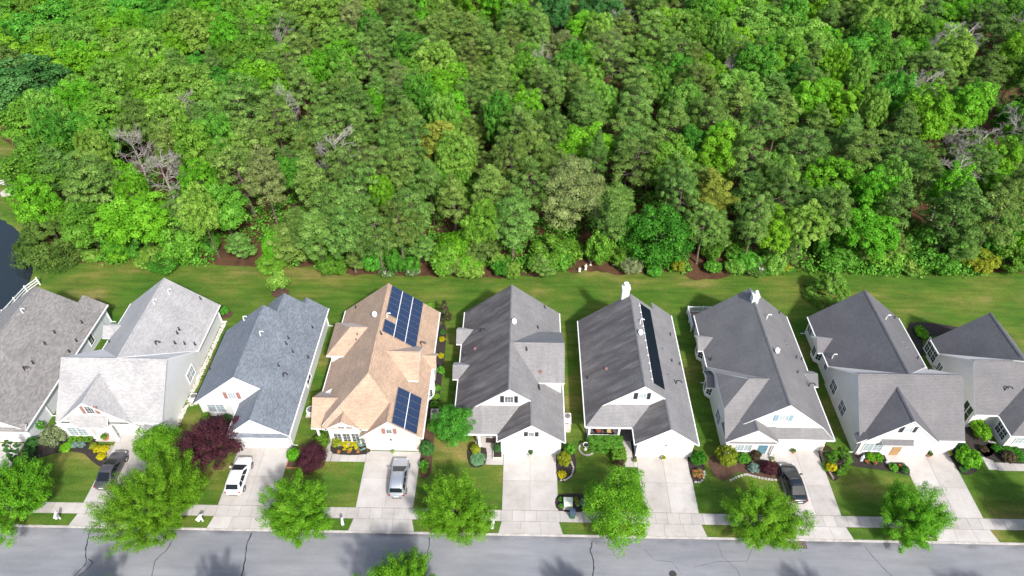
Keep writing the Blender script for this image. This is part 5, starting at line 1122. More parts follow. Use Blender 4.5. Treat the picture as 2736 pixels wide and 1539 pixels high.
ac_unit(-37.5, 48.5, 'ac_white', 'white air conditioner on pebbles beside the pale grey house'); ac_unit(-23.6, 46.9, 'ac_white', 'cream eight-sided air conditioner between the slate-blue and tan houses', 0.5, 0.8, True); ac_unit(-9.6, 46.8, 'ac_beige', 'air conditioner with dark fan beside the tan house side wall'); ac_unit(5.3, 46.5, 'ac_white', 'white air conditioner beside the central grey house')
mb = MB(); mb.box(4.98, 5.6, 44.9, 45.5, 0, 0.6); mb.box(4.94, 5.64, 44.86, 45.54, 0.6, 0.66); thing(mb, 'storage_box', 'ac_beige', (5.3, 45.2, 0), 'small pale storage box just in front of the central house air conditioner', 'storage box')

def mailbox(x, y, label, twist=0.0):
    g = empty('mailbox', (x, y, 0), label, 'mailbox', 'white mailboxes along the kerb', twist); o = (0, 0, 0)
    def P(mb, nm, m='white_plastic', par=None): b = mb.build(nm, m, par or g, o); return b
    mb = MB(); mb.box(-0.06, 0.06, -0.06, 0.06, 0, 1.05); mb.lathe(0, 0, [(0.09, 1.05), (0.07, 1.1), (0.0, 1.2)], 8); P(mb, 'post')
    mb = MB(); mb.box(-0.05, 0.05, -0.42, 0.3, 0.86, 0.93); mb.obox((0, -0.18, 0.72), (1, 0, 0), (0, 0.7, 0.7), (0, -0.7, 0.7), 0.035, 0.24, 0.03); P(mb, 'arm')
    mb = MB(); pr = [(-0.13, 0.94), (0.13, 0.94), (0.13, 1.08)] + [(0.13 * math.cos(a), 1.08 + 0.11 * math.sin(a)) for a in [math.pi * k / 8 for k in range(1, 8)]] + [(-0.13, 1.08)]; mb.prof(pr, 'y', -0.5, 0.08); b = P(mb, 'box')
    mb = MB(); mb.box(-0.12, 0.12, -0.515, -0.5, 0.95, 1.12); P(mb, 'door', 'white_plastic', b); mb = MB(); mb.box(0.132, 0.145, -0.2, -0.17, 1.0, 1.25); P(mb, 'flag', 'red_pot', b)
    mb = MB(); mb.box(-0.1, 0.1, -0.45, 0.0, 0.66, 0.82); P(mb, 'newspaper_tube')
for i, (x, y) in enumerate(((-45.65, 33.6), (-31.35, 33.6), (-17.3, 33.5), (-2.5, 33.4), (11.3, 33.3), (39.9, 33.3))):
    mailbox(x, y, 'white post mailbox on the verge ' + ('below the pale grey house lawn', 'between the largest tree and the white car drive', 'between a street tree and the silver car drive', 'beside the empty central drive, half under a tree', 'under the airy street tree', 'beside the charcoal house drive apron')[i], 0.3 * (-1) ** i)

def pot(x, y, r, h, m, label, plant='leaf_mid', ph=0.35, name='planter_pot'):
    g = empty(name, (x, y, 0), label, 'planter'); o = (x, y, 0)
    mb = MB(); mb.lathe(x, y, [(r * 0.65, 0.03), (r * 0.95, h * 0.85), (r * 1.08, h * 0.86), (r * 1.05, h), (r * 0.85, h), (r * 0.8, h - 0.05)], 14); mb.build('pot', m, g, o)
    key = ('ball', plant, 'pot')
    if key not in SH: SH[key] = shrub_mesh(len(SH) + 50, 'ball', 20, 30, 0.3, plant, crad=0.35)
    c = child('plant', SH[key], g); c.location = (0, 0, h - 0.08); c.scale = (r * 1.1, r * 1.1, ph)
pot(1.2, 41.75, 0.24, 0.5, 'cream_pot', 'pot of tall greenery between the central garage doors', 'leaf_deep', 0.55); pot(15.35, 41.6, 0.24, 0.4, 'cream_pot', 'round cream pot before the garage beside the airy tree drive', 'leaf_lime', 0.2); pot(-13.55, 41.7, 0.2, 0.45, 'cream_pot', 'tan pot between the stone-fronted garage doors', 'leaf_oak', 0.3); pot(-9.95, 39.55, 0.3, 0.3, 'red_pot', 'wide red pot at the drive edge beside the silver car', 'leaf_mid', 0.3)
pot(29.5, 42.7, 0.2, 0.4, 'terracotta', 'small pot between the garage doors of the blue-shuttered house', 'leaf_mid'); pot(26.95, 41.7, 0.24, 0.35, 'cream_pot', 'cream pot at the entry step of the blue-shuttered house', 'leaf_sage', 0.2); pot(43.9, 42.6, 0.3, 0.4, 'terracotta', 'leafy trough between the charcoal house garage doors', 'leaf_deep', 0.4); pot(46.2, 42.75, 0.22, 0.3, 'cream_pot', 'pot of yellow flowers at the charcoal garage corner', 'leaf_yellow', 0.3)
pot(5.95, 36.05, 0.28, 0.45, 'teal_ceramic', 'teal pot with sprouts beside the utility box', 'leaf_lime', 0.3); pot(6.5, 36.1, 0.3, 0.6, 'teal_ceramic', 'taller teal urn half under the airy street tree', 'leaf_blue', 0.35); pot(12.3, 41.2, 0.2, 0.3, 'cream_pot', 'small pot at the end of the narrow bed beside the dark porch', 'leaf_lime', 0.3)
pot(-45.3, 42.95, 0.3, 0.35, 'terracotta', 'leafy red-brown basket by the pale house front door', 'leaf_mid', 0.7, 'flower_basket')
g = empty('planter_box', (-2.4, 42.1, 0), 'raised cream planter box with pale shrub beside the central garage', 'planter'); o_ = (-2.4, 42.1, 0)
mb = MB(); mb.box(-2.85, -1.85, 41.3, 42.9, 0, 0.28); mb.build('box', 'cream_pot', g, o_); mb = MB(); mb.box(-2.78, -1.92, 41.37, 42.83, 0.28, 0.29); mb.build('soil', 'mulch', g, o_)
c = child('plant', list(SH.values())[0], g); c.location = (0, 0.1, 0.25); c.scale = (0.42, 0.55, 1.0)
# stone ring and bird bath
def stones(pts, label, r=0.13, mat='stone_edge', name='stone_edging'):
    g = empty(name, (pts[0][0], pts[0][1], 0), label, 'edging'); rr = random.Random(len(pts)); base = (pts[0][0], pts[0][1], 0)
    for (a, b), (c_, d) in zip(pts[:-1], pts[1:]):
        L_ = math.hypot(c_ - a, d - b); n = max(1, int(L_ / (r * 2.05)))
        for i in range(n):
            t = (i + 0.5) / n; x, y = a + (c_ - a) * t, b + (d - b) * t; an = math.atan2(d - b, c_ - a) + rr.uniform(-0.1, 0.1); u = Vector((math.cos(an), math.sin(an), 0)); v = Vector((-u.y, u.x, 0))
            mb = MB(); q = [Vector((x, y, 0)) + u * su * r * 0.95 + v * sv * r * 0.7 for su, sv in ((-1, -.8), (-.8, -1), (.8, -1), (1, -.8), (1, .8), (.8, 1), (-.8, 1), (-1, .8))]
            mb.prism([(p.x, p.y) for p in q], 0, 0.1 + rr.uniform(0, 0.04)); mb.build('stone', mat, g, base)
stones([(7.26 + 0.8 * math.cos(a), 42.75 + 0.8 * math.sin(a)) for a in [math.pi * (0.65 + k * 0.1) for k in range(14)]], 'grey stone ring around the bird bath at the hedge corner', 0.12)
stones([(5.5, 41.2), (5.75, 40.3), (5.5, 39.4), (4.9, 38.9), (4.2, 38.8)], 'pale stone edging curving round the shrubs beside the empty drive', 0.12); stones([(18.2, 38.9), (18.9, 38.9), (19.4, 39.6), (19.5, 40.3)], 'pale stone edging round the orange-flowering patch', 0.14)
stones([(21.9, 39.1), (22.8, 39.6), (23.8, 39.95), (24.9, 39.6), (25.9, 39.4), (26.9, 39.3)], 'wavy pale stone edging of the bed by the black car', 0.14); stones([(51.2, 44.6), (51.5, 44.3), (51.8, 44.4), (52.0, 44.1)], 'heap of pale stones at the last house wall corner', 0.2)
def bird_bath(x, y, label, h=0.75):
    g = empty('bird_bath', (x, y, 0), label, 'bird bath'); o = (x, y, 0)
    mb = MB(); mb.lathe(x, y, [(0.2, 0), (0.2, 0.06), (0.09, 0.14), (0.07, h - 0.12), (0.12, h - 0.03)], 12); mb.build('pedestal', 'cast_stone', g, o)
    mb = MB(); mb.lathe(x, y, [(0.1, h - 0.03), (0.3, h + 0.02), (0.34, h + 0.09), (0.3, h + 0.09), (0.24, h + 0.03), (0.0, h + 0.02)], 16); mb.build('bowl', 'cast_stone', g, o); mb = MB(); mb.lathe(x, y, [(0.26, h + 0.045), (0.0, h + 0.046)], 16, cap=False); mb.build('water', 'pond_water', g, o)
bird_bath(7.15, 42.75, 'pale stone bird bath inside the stone ring at the hedge corner'); bird_bath(9.71, 73.4, 'cream bird bath on red needle litter at the wood edge', 0.8); bird_bath(12.94, 73.5, 'pale low bird bath beside the mulch strip at the wood edge', 0.55)
def figure(x, y, h, label, mat='statue_cream'):
    g = empty('garden_statue', (x, y, 0), label, 'statue'); o = (x, y, 0)
    mb = MB(); mb.box(x - 0.16, x + 0.16, y - 0.16, y + 0.16, 0, 0.16); mb.build('plinth', mat, g, o)
    mb = MB(); s = h / 0.9; mb.lathe(x, y, [(0.15, 0.16), (0.17, 0.2), (0.13, 0.16 + 0.3 * s), (0.10, 0.16 + 0.4 * s), (0.14, 0.16 + 0.56 * s), (0.12, 0.16 + 0.62 * s), (0.045, 0.16 + 0.65 * s), (0.05, 0.16 + 0.67 * s), (0.085, 0.16 + 0.73 * s), (0.08, 0.16 + 0.82 * s), (0.02, 0.16 + 0.87 * s)], 12)
    for sg in (-1, 1): mb.tube([(x + sg * 0.13, y, 0.16 + 0.58 * s), (x + sg * 0.19, y - 0.05, 0.16 + 0.44 * s), (x + sg * 0.06, y - 0.14, 0.16 + 0.40 * s)], [0.045, 0.04, 0.03], 6)
    mb.build('figure', mat, g, o)
figure(8.93, 72.4, 0.9, 'larger cream garden statue at the wood edge'); figure(8.06, 72.0, 0.6, 'smaller cream garden statue at the wood edge'); figure(36.5, 41.9, 0.85, 'white-grey garden statue in the black bed of the charcoal house', 'dish_grey'); figure(39.1, 41.6, 0.4, 'little white ornament in the black bed near the orange door', 'dish_grey')
mb = MB(); mb.lathe(10.83, 76.0, [(0.14, 0), (0.16, 0.08), (0.08, 0.18), (0.2, 0.5), (0.24, 0.62), (0.2, 0.62), (0.12, 0.45)], 14); thing(mb, 'garden_urn', 'cast_stone', (10.83, 76, 0), 'grey-cream garden urn beside the branch bench in the wood', 'urn')
g = empty('branch_bench', (9.6, 76.2, 0), 'bench of pale bent branches just inside the wood', 'bench'); o_ = (9.6, 76.2, 0)
for pts in ([(8.6, 76.4, 0.5), (9.3, 76.35, 0.48), (10.0, 76.1, 0.5), (10.5, 76.15, 0.52)], [(8.7, 76.1, 0.45), (9.4, 76.05, 0.44), (10.1, 75.85, 0.45), (10.4, 75.9, 0.46)]): mb = MB(); mb.tube(pts, 0.05, 6); mb.build('seat', 'statue_cream', g, o_)
for x, y in ((8.7, 76.3), (9.5, 76.2), (10.35, 76.05)): mb = MB(); mb.tube([(x, y, 0), (x + 0.05, y, 0.3), (x, y, 0.48)], 0.045, 6); mb.build('leg', 'statue_cream', g, o_)
mb = MB(); mb.tube([(10.4, 76.1, 0.5), (10.45, 76.15, 0.8), (10.35, 76.2, 1.0)], [0.05, 0.04, 0.02], 6); mb.build('backrest', 'statue_cream', g, o_)
# utility box and wheeled bin
g = empty('utility_box', (4.95, 35.95, 0), 'pale green utility cabinet in the black bed beside the sidewalk', 'utility box'); o_ = (4.95, 35.95, 0)
mb = MB(); mb.box(4.45, 5.45, 35.5, 36.45, 0, 0.08); mb.build('pad', 'kerb_concrete', g, o_); mb = MB(); mb.prof([(35.55, 0.08), (36.4, 0.08), (36.4, 0.85), (35.95, 0.85), (35.55, 0.62)][::-1], 'x', 4.52, 5.38); mb.build('cabinet', 'green_metal', g, o_); mb = MB(); mb.prof([(35.93, 0.86), (36.42, 0.86), (36.42, 0.9), (35.93, 0.9)][::-1], 'x', 4.49, 5.41); mb.build('lid', 'green_metal', g, o_)
g = empty('wheeled_bin', (5.35, 34.75, 0), 'dark blue wheeled bin with green front standing on the sidewalk', 'bin'); o_ = (5.35, 34.75, 0)
mb = MB(); mb.rings([[(5.35 + sx * w, 34.75 + sy * d, z) for sx, sy in ((-1, -1), (1, -1), (1, 1), (-1, 1))] for w, d, z in ((0.21, 0.24, 0.06), (0.27, 0.31, 0.95))], smooth=False); mb.build('body', 'bin_green', g, o_)
mb = MB(); mb.prof([(34.38, 0.96), (35.1, 0.96), (35.1, 1.03), (34.75, 1.07), (34.4, 1.0)][::-1], 'x', 5.05, 5.65); mb.build('lid', 'bin_blue', g, o_)
for sx in (-1, 1): mb = MB(); mb.prof([(35.02 + 0.11 * math.cos(a), 0.13 + 0.11 * math.sin(a)) for a in [2 * math.pi * k / 12 for k in range(12)]], 'x', 5.35 + sx * 0.25 - 0.03, 5.35 + sx * 0.25 + 0.03); mb.build('wheel', 'tyre', g, o_)
mb = MB(); mb.box(5.12, 5.58, 35.1, 35.15, 0.98, 1.02); mb.build('handle', 'bin_blue', g, o_)
# timber edging at the corner bed
g = empty('timber_edging', (32.5, 41.2, 0), 'brown timber edging of the corner bed by the blue-shuttered house', 'edging'); o_ = (32.5, 41.2, 0)
for p, q in (((32.42, 42.9), (32.42, 41.2)), ((32.5, 42.9), (33.9, 42.9)), ((32.42, 41.15), (32.75, 39.5))):
    d = Vector((q[0] - p[0], q[1] - p[1], 0)); mb = MB(); mb.obox(((p[0] + q[0]) / 2, (p[1] + q[1]) / 2, 0.12), d.normalized(), Vector((-d.y, d.x, 0)).normalized(), (0, 0, 1), d.length / 2, 0.09, 0.12); mb.build('timber', 'timber', g, o_)
# square edging round the egg-shaped shrub
g = empty('timber_edging', (-24.1, 40.6, 0), 'thin red-brown edging round the egg-shaped shrub', 'edging'); o_ = (-24.1, 40.6, 0)
for x0, x1, y0, y1 in ((-24.72, -23.3, 39.75, 39.83), (-23.38, -23.3, 39.83, 41.7), (-24.72, -24.64, 39.83, 41.7)): mb = MB(); mb.box(x0, x1, y0, y1, 0, 0.14); mb.build('board', 'terracotta', g, o_)
mb = MB(); mb.box(-24.64, -23.38, 39.83, 41.7, -0.05, 0.06); tag(mb.build('mulch_bed', 'brown_mulch'), kind='structure')
# pebble strip beside the pale house
def pebbles():
    rng = np.random.default_rng(5); mb = MB()
    for i in range(900):
        y = rng.uniform(44.3, 61.3); x = -38.55 + rng.uniform(0, 0.5); 
        if 47.6 < y < 49.4: x += rng.uniform(0, 0.9)
        r = rng.uniform(0.05, 0.1); n = 5; a0 = rng.uniform(0, 6); 
        mb.prism([(x + r * math.cos(a0 + k * 1.257), y + r * math.sin(a0 + k * 1.257)) for k in range(n)], 0, 0.03 + rng.uniform(0, 0.05))
    tag(mb.build('pebbles', 'cast_stone'), 'strip of pale pebbles along the pale grey house side wall', kind='stuff')
pebbles()
# porch chairs
def chair(x, y, rz, cush, label):
    g = empty('porch_chair', (x, y, 0.14), label, 'chair', None, rz); o = (0, 0, 0)
    for sx in (-1, 1):
        for sy in (-1, 1): mb = MB(); mb.box(sx * 0.3 - 0.03, sx * 0.3 + 0.03, sy * 0.28 - 0.03, sy * 0.28 + 0.03, 0, 0.62 if sy < 0 else 1.0); mb.build('leg', 'dark_frame', g, o)
        mb = MB(); mb.box(sx * 0.3 - 0.04, sx * 0.3 + 0.04, -0.32, 0.3, 0.62, 0.66); mb.build('armrest', 'dark_frame', g, o)
    mb = MB(); mb.box(-0.27, 0.27, -0.3, 0.26, 0.36, 0.4); mb.build('seat', 'dark_frame', g, o); mb = MB(); mb.box(-0.25, 0.25, -0.3, 0.22, 0.4, 0.5); mb.build('cushion', cush, g, o); mb = MB(); mb.obox((0, 0.28, 0.75), (1, 0, 0), (0, 0.98, 0.2), (0, -0.2, 0.98), 0.26, 0.05, 0.28); mb.build('backrest', cush, g, o)
chair(8.6, 44.85, 0.5, 'red_cushion', 'porch chair with reddish cushions behind the white railing'); chair(9.85, 44.85, -0.15, 'tan_cushion', 'porch chair with tan cushion behind the white railing')
# fences at the pond
def fence(pts, label):
    g = empty('rail_fence', (pts[0][0], pts[0][1], 0), label, 'fence'); o = (pts[0][0], pts[0][1], 0)
    for x, y in pts: mb = MB(); mb.box(x - 0.07, x + 0.07, y - 0.07, y + 0.07, -0.3, 1.3); mb.lathe(x, y, [(0.11, 1.3), (0.11, 1.33), (0.0, 1.4)], 4); mb.build('post', 'white_plastic', g, o)
    for p, q in zip(pts[:-1], pts[1:]):
        d = Vector((q[0] - p[0], q[1] - p[1], 0)); 
        for z in (0.42, 0.78, 1.14): mb = MB(); mb.obox(((p[0] + q[0]) / 2, (p[1] + q[1]) / 2, z), d.normalized(), Vector((-d.y, d.x, 0)).normalized(), (0, 0, 1), d.length / 2 - 0.07, 0.025, 0.07); mb.build('rail', 'white_plastic', g, o)
fence([(-67.3, 54.4 + 2.33 * i) for i in range(3)] + [(-67.0, 61.5), (-66.8, 63.85), (-66.6, 66.1), (-65.9, 67.8)], 'white three-rail fence between the pond and the brown-roofed house'); fence([(-90, 92.5), (-87.6, 92.0), (-85.2, 91.5), (-82.2, 90.4)], 'white three-rail fence on the far pond bank')
mb = MB(); mb.prism([(-83, 88.3), (-81.2, 88.5), (-81.0, 89.6), (-82.8, 89.5)], -1, 0.7); thing(mb, 'culvert_headwall', 'kerb_concrete', (-82, 89, 0), 'white concrete headwall on the far pond bank', 'headwall')

# ------------------------------------------------------------------ cars
def car(label, x, y, rz, paint, kind):
    g = empty('parked_car', (x, y, 0.026), label, 'car', 'cars parked on the drives', rz); o = (0, 0, 0)
    L, W, Hh = {'suv': (4.6, 1.84, 1.66), 'hatch': (4.45, 1.80, 1.56), 'sedan': (4.6, 1.78, 1.46)}[kind]
    # front = +x
    def ring(x, w, z0, zs, zt, cr): # half section mirrored
        h = [(0, z0), (w * 0.82, z0), (w * 0.97, z0 + 0.1), (w, zs * 0.7 + z0 * 0.3), (w * 0.99, zs), (w * 0.93, zt - 0.03), (w * 0.7, zt + cr * 0.6), (0, zt + cr)]
        return [(x, yy, z) for yy, z in h] + [(x, -yy, z) for yy, z in h[-2:0:-1]]
    l = L / 2; w = W / 2; zb = 0.98 if kind != 'sedan' else 0.92; zh = zb - 0.02
    st = [(-l, w * 0.55, 0.46, 0.6, zb - 0.24, 0.0), (-l + 0.04, w * 0.74, 0.36, 0.66, zb - 0.12, 0.0), (-l + 0.14, w * 0.89, 0.29, 0.74, zb - 0.03, 0.01), (-l + 0.45, w * 0.97, 0.24, 0.8, zb, 0.02), (-l * 0.45, w, 0.22, 0.8, zb, 0.02), (0.1, w, 0.22, 0.78, zb, 0.02), (l * 0.38, w, 0.22, 0.78, zh, 0.03), (l * 0.62, w * 0.98, 0.22, 0.76, zh - 0.06, 0.05), (l - 0.5, w * 0.95, 0.24, 0.7, zh - 0.12, 0.05), (l - 0.26, w * 0.88, 0.27, 0.64, zh - 0.19, 0.04), (l - 0.1, w * 0.75, 0.32, 0.58, zh - 0.27, 0.03), (l - 0.02, w * 0.56, 0.38, 0.54, zh - 0.34, 0.01), (l, w * 0.36, 0.42, 0.52, 0.58, 0.0)]
    mb = MB(); mb.rings([ring(*s) for s in st]); body = mb.build('body', paint, g, o, weld=True)
    # greenhouse
    xa = l * 0.47; 
    if kind == 'sedan': gs = [(-l * 0.72, 0.0), (-l * 0.36, 0.96), (-l * 0.18, 1.0), (-l * 0.02, 0.975), (xa, 0.0)]
    elif kind == 'suv': gs = [(-l * 0.95, 0.0), (-l * 0.80, 0.93), (-l * 0.35, 1.0), (-l * 0.02, 0.965), (xa, 0.0)]
    else: gs = [(-l * 0.96, 0.0), (-l * 0.70, 0.92), (-l * 0.30, 1.0), (-l * 0.02, 0.965), (xa, 0.0)]
    def gring(x, f):
        z = zb - 0.03 + (Hh - zb + 0.03) * f; wl = w * 0.92; wt = w * (0.92 - 0.20 * f)
        return [(x, -wt, z), (x, -wt * 0.6, z + 0.03 * f), (x, 0, z + 0.045 * f), (x, wt * 0.6, z + 0.03 * f), (x, wt, z)], z, wt
    mb = MB(); tops = [gring(*s) for s in gs]
    for (a, za, wa), (b, zb_, wb) in zip(tops[:-1], tops[1:]):
        for i in range(4): mb.face([a[i], b[i], b[i + 1], a[i + 1]], smooth=True)
    wl = w * 0.92; zl = zb - 0.04
    for sg in (-1, 1):
        P = [t[0][0 if sg < 0 else 4] for t in tops]; base = [(p[0], sg * wl, zl) for p in P]
        for i in range(len(P) - 1): mb.face([base[i], base[i + 1], P[i + 1], P[i]])
    mb.build('cabin', paint, g, o, weld=True)
    def glass(nm, q, off, mat='car_glass'):
        q = [Vector(p) for p in q]; n = (q[1] - q[0]).cross(q[2] - q[0]).normalized(); c = sum(q, Vector()) / len(q)
        if n.dot(c - Vector((c.x * 0.3, 0, 0.8))) < 0: n = -n
        mb = MB(); mb.face([p + n * off for p in q]); return mb.build(nm, mat, g, o)
    def lerp(a, b, t): return Vector(a) * (1 - t) + Vector(b) * t
    A, B = tops[3][0], tops[4][0]; glass('windshield', [lerp(B[0], B[4], 0.06) * 0.94 + lerp(A[0], A[4], 0.06) * 0.06, lerp(B[0], B[4], 0.94) * 0.94 + lerp(A[0], A[4], 0.94) * 0.06, lerp(A[0], A[4], 0.93) * 0.95 + lerp(B[0], B[4], 0.93) * 0.05, lerp(A[0], A[4], 0.07) * 0.95 + lerp(B[0], B[4], 0.07) * 0.05], 0.035)
    A, B = tops[1][0], tops[0][0]; f = 0.72 if kind != 'sedan' else 0.95; glass('rear_window', [lerp(A[0], A[4], 0.07) * 0.93 + lerp(B[0], B[4], 0.07) * 0.07, lerp(A[0], A[4], 0.93) * 0.93 + lerp(B[0], B[4], 0.93) * 0.07, lerp(B[0], B[4], 0.9) * f + lerp(A[0], A[4], 0.9) * (1 - f), lerp(B[0], B[4], 0.1) * f + lerp(A[0], A[4], 0.1) * (1 - f)], 0.035)
    for sg in (-1, 1):
        k = 0 if sg < 0 else 4
        def side(t0, t1, b0, b1, z0=0.12, z1=0.88):
            xs0, xs1 = gs[1][0], gs[3][0]
            def pt(tx, fz):
                # position on side face at fraction tx along, fz up
                xt = xs0 + (xs1 - xs0) * tx; xb = gs[0][0] + (gs[4][0] - gs[0][0]) * tx
                j = 1 if xt < gs[2][0] else 2; tt = (xt - gs[j][0]) / (gs[j + 1][0] - gs[j][0]); T = lerp(tops[j][0][k], tops[j + 1][0][k], tt); Bm = Vector((xb, sg * wl, zl)); return lerp(Bm, T, fz)
            glass('side_window', [pt(b0, z0), pt(b1, z0), pt(t1, z1), pt(t0, z1)], 0.012)
        side(0.06, 0.30, 0.12, 0.32); side(0.33, 0.62, 0.35, 0.62); side(0.65, 0.95, 0.65, 0.90)
        mb = MB(); mb.obox((gs[4][0] - 0.35, sg * (w + 0.1), zb + 0.05), (1, 0, 0), (0, 1, 0), (0, 0, 1), 0.06, 0.1, 0.07); mb.build('mirror', paint, g, o)
        for xw in (l - 0.86, -l + 0.86):
            mb = MB(); n = 20; r = 0.335; yo = sg * (w - 0.19); yi = sg * (w + 0.012)
            mb.rings([[(xw + rr * math.cos(2 * math.pi * q / n), yy, 0.335 + rr * math.sin(2 * math.pi * q / n)) for q in range(n)] for rr, yy in ((r * 0.6, yo), (r, yo), (r, yi - sg * 0.03), (r * 0.94, yi), (r * 0.66, yi))], cap=False); wh = mb.build('wheel', 'tyre', g, o)
            mb = MB(); mb.face([(xw + r * 0.66 * math.cos(2 * math.pi * q / n), yi - sg * 0.02, 0.335 + r * 0.66 * math.sin(2 * math.pi * q / n)) for q in range(n)])
            for q in range(5): a = q * 1.2566; mb.obox((xw + 0.11 * math.cos(a), yi - sg * 0.01, 0.335 + 0.11 * math.sin(a)), (math.cos(a), 0, math.sin(a)), (0, 1, 0), (-math.sin(a), 0, math.cos(a)), 0.11, 0.012, 0.03)
            mb.build('rim', 'alloy', wh, o)
        mb = MB(); mb.obox((l - 0.26, sg * w * 0.71, zh - 0.235), Vector((0.86, -0.5 * sg, -0.1)).normalized(), Vector((0.5 * sg, 0.86, 0)).normalized(), (0, 0, 1), 0.13, 0.075, 0.045); mb.build('headlight', 'lamp_clear', g, o)
        mb = MB(); mb.obox((-l + 0.11, sg * w * 0.76, zb - 0.17), Vector((0.35 * sg, 1, 0)).normalized(), Vector((1, -0.35 * sg, 0)).normalized(), (0, 0, 1), 0.13, 0.06, 0.08); mb.build('tail_light', 'tail_red', g, o)
    mb = MB(); mb.obox((-l - 0.005, 0, 0.66), (0, 1, 0), (1, 0, 0), (0, 0, 1), 0.24, 0.02, 0.06); mb.build('number_plate', 'white_plastic', g, o)
    mb = MB(); mb.obox((-l + 0.05, 0, 0.42), (0, 1, 0), (1, 0, 0), (0, 0, 1), w * 0.5, 0.05, 0.07); mb.build('rear_bumper', 'black_plastic', g, o)
    if kind == 'suv':
        for sg in (-1, 1): mb = MB(); mb.tube([(-l * 0.7, sg * w * 0.68, Hh + 0.0), (-l * 0.66, sg * w * 0.68, Hh + 0.06), (0, sg * w * 0.68, Hh + 0.06), (l * 0.05, sg * w * 0.68, Hh)], 0.022, 6); mb.build('roof_rail', 'paint_silver', g, o)
car('white hatchback parked on the slate-blue house drive', -29.1, 38.45, R(90.5), 'paint_white', 'hatch'); car('silver-grey SUV with roof rails on the tan house drive', -12.45, 38.55, R(91), 'paint_silver', 'suv')
car('black sedan parked on the blue-shuttered house drive', 28.2, 38.7, R(92), 'paint_black', 'sedan'); car('dark grey sedan half hidden under the largest street tree', -42.7, 38.9, R(90), 'paint_grey', 'sedan')

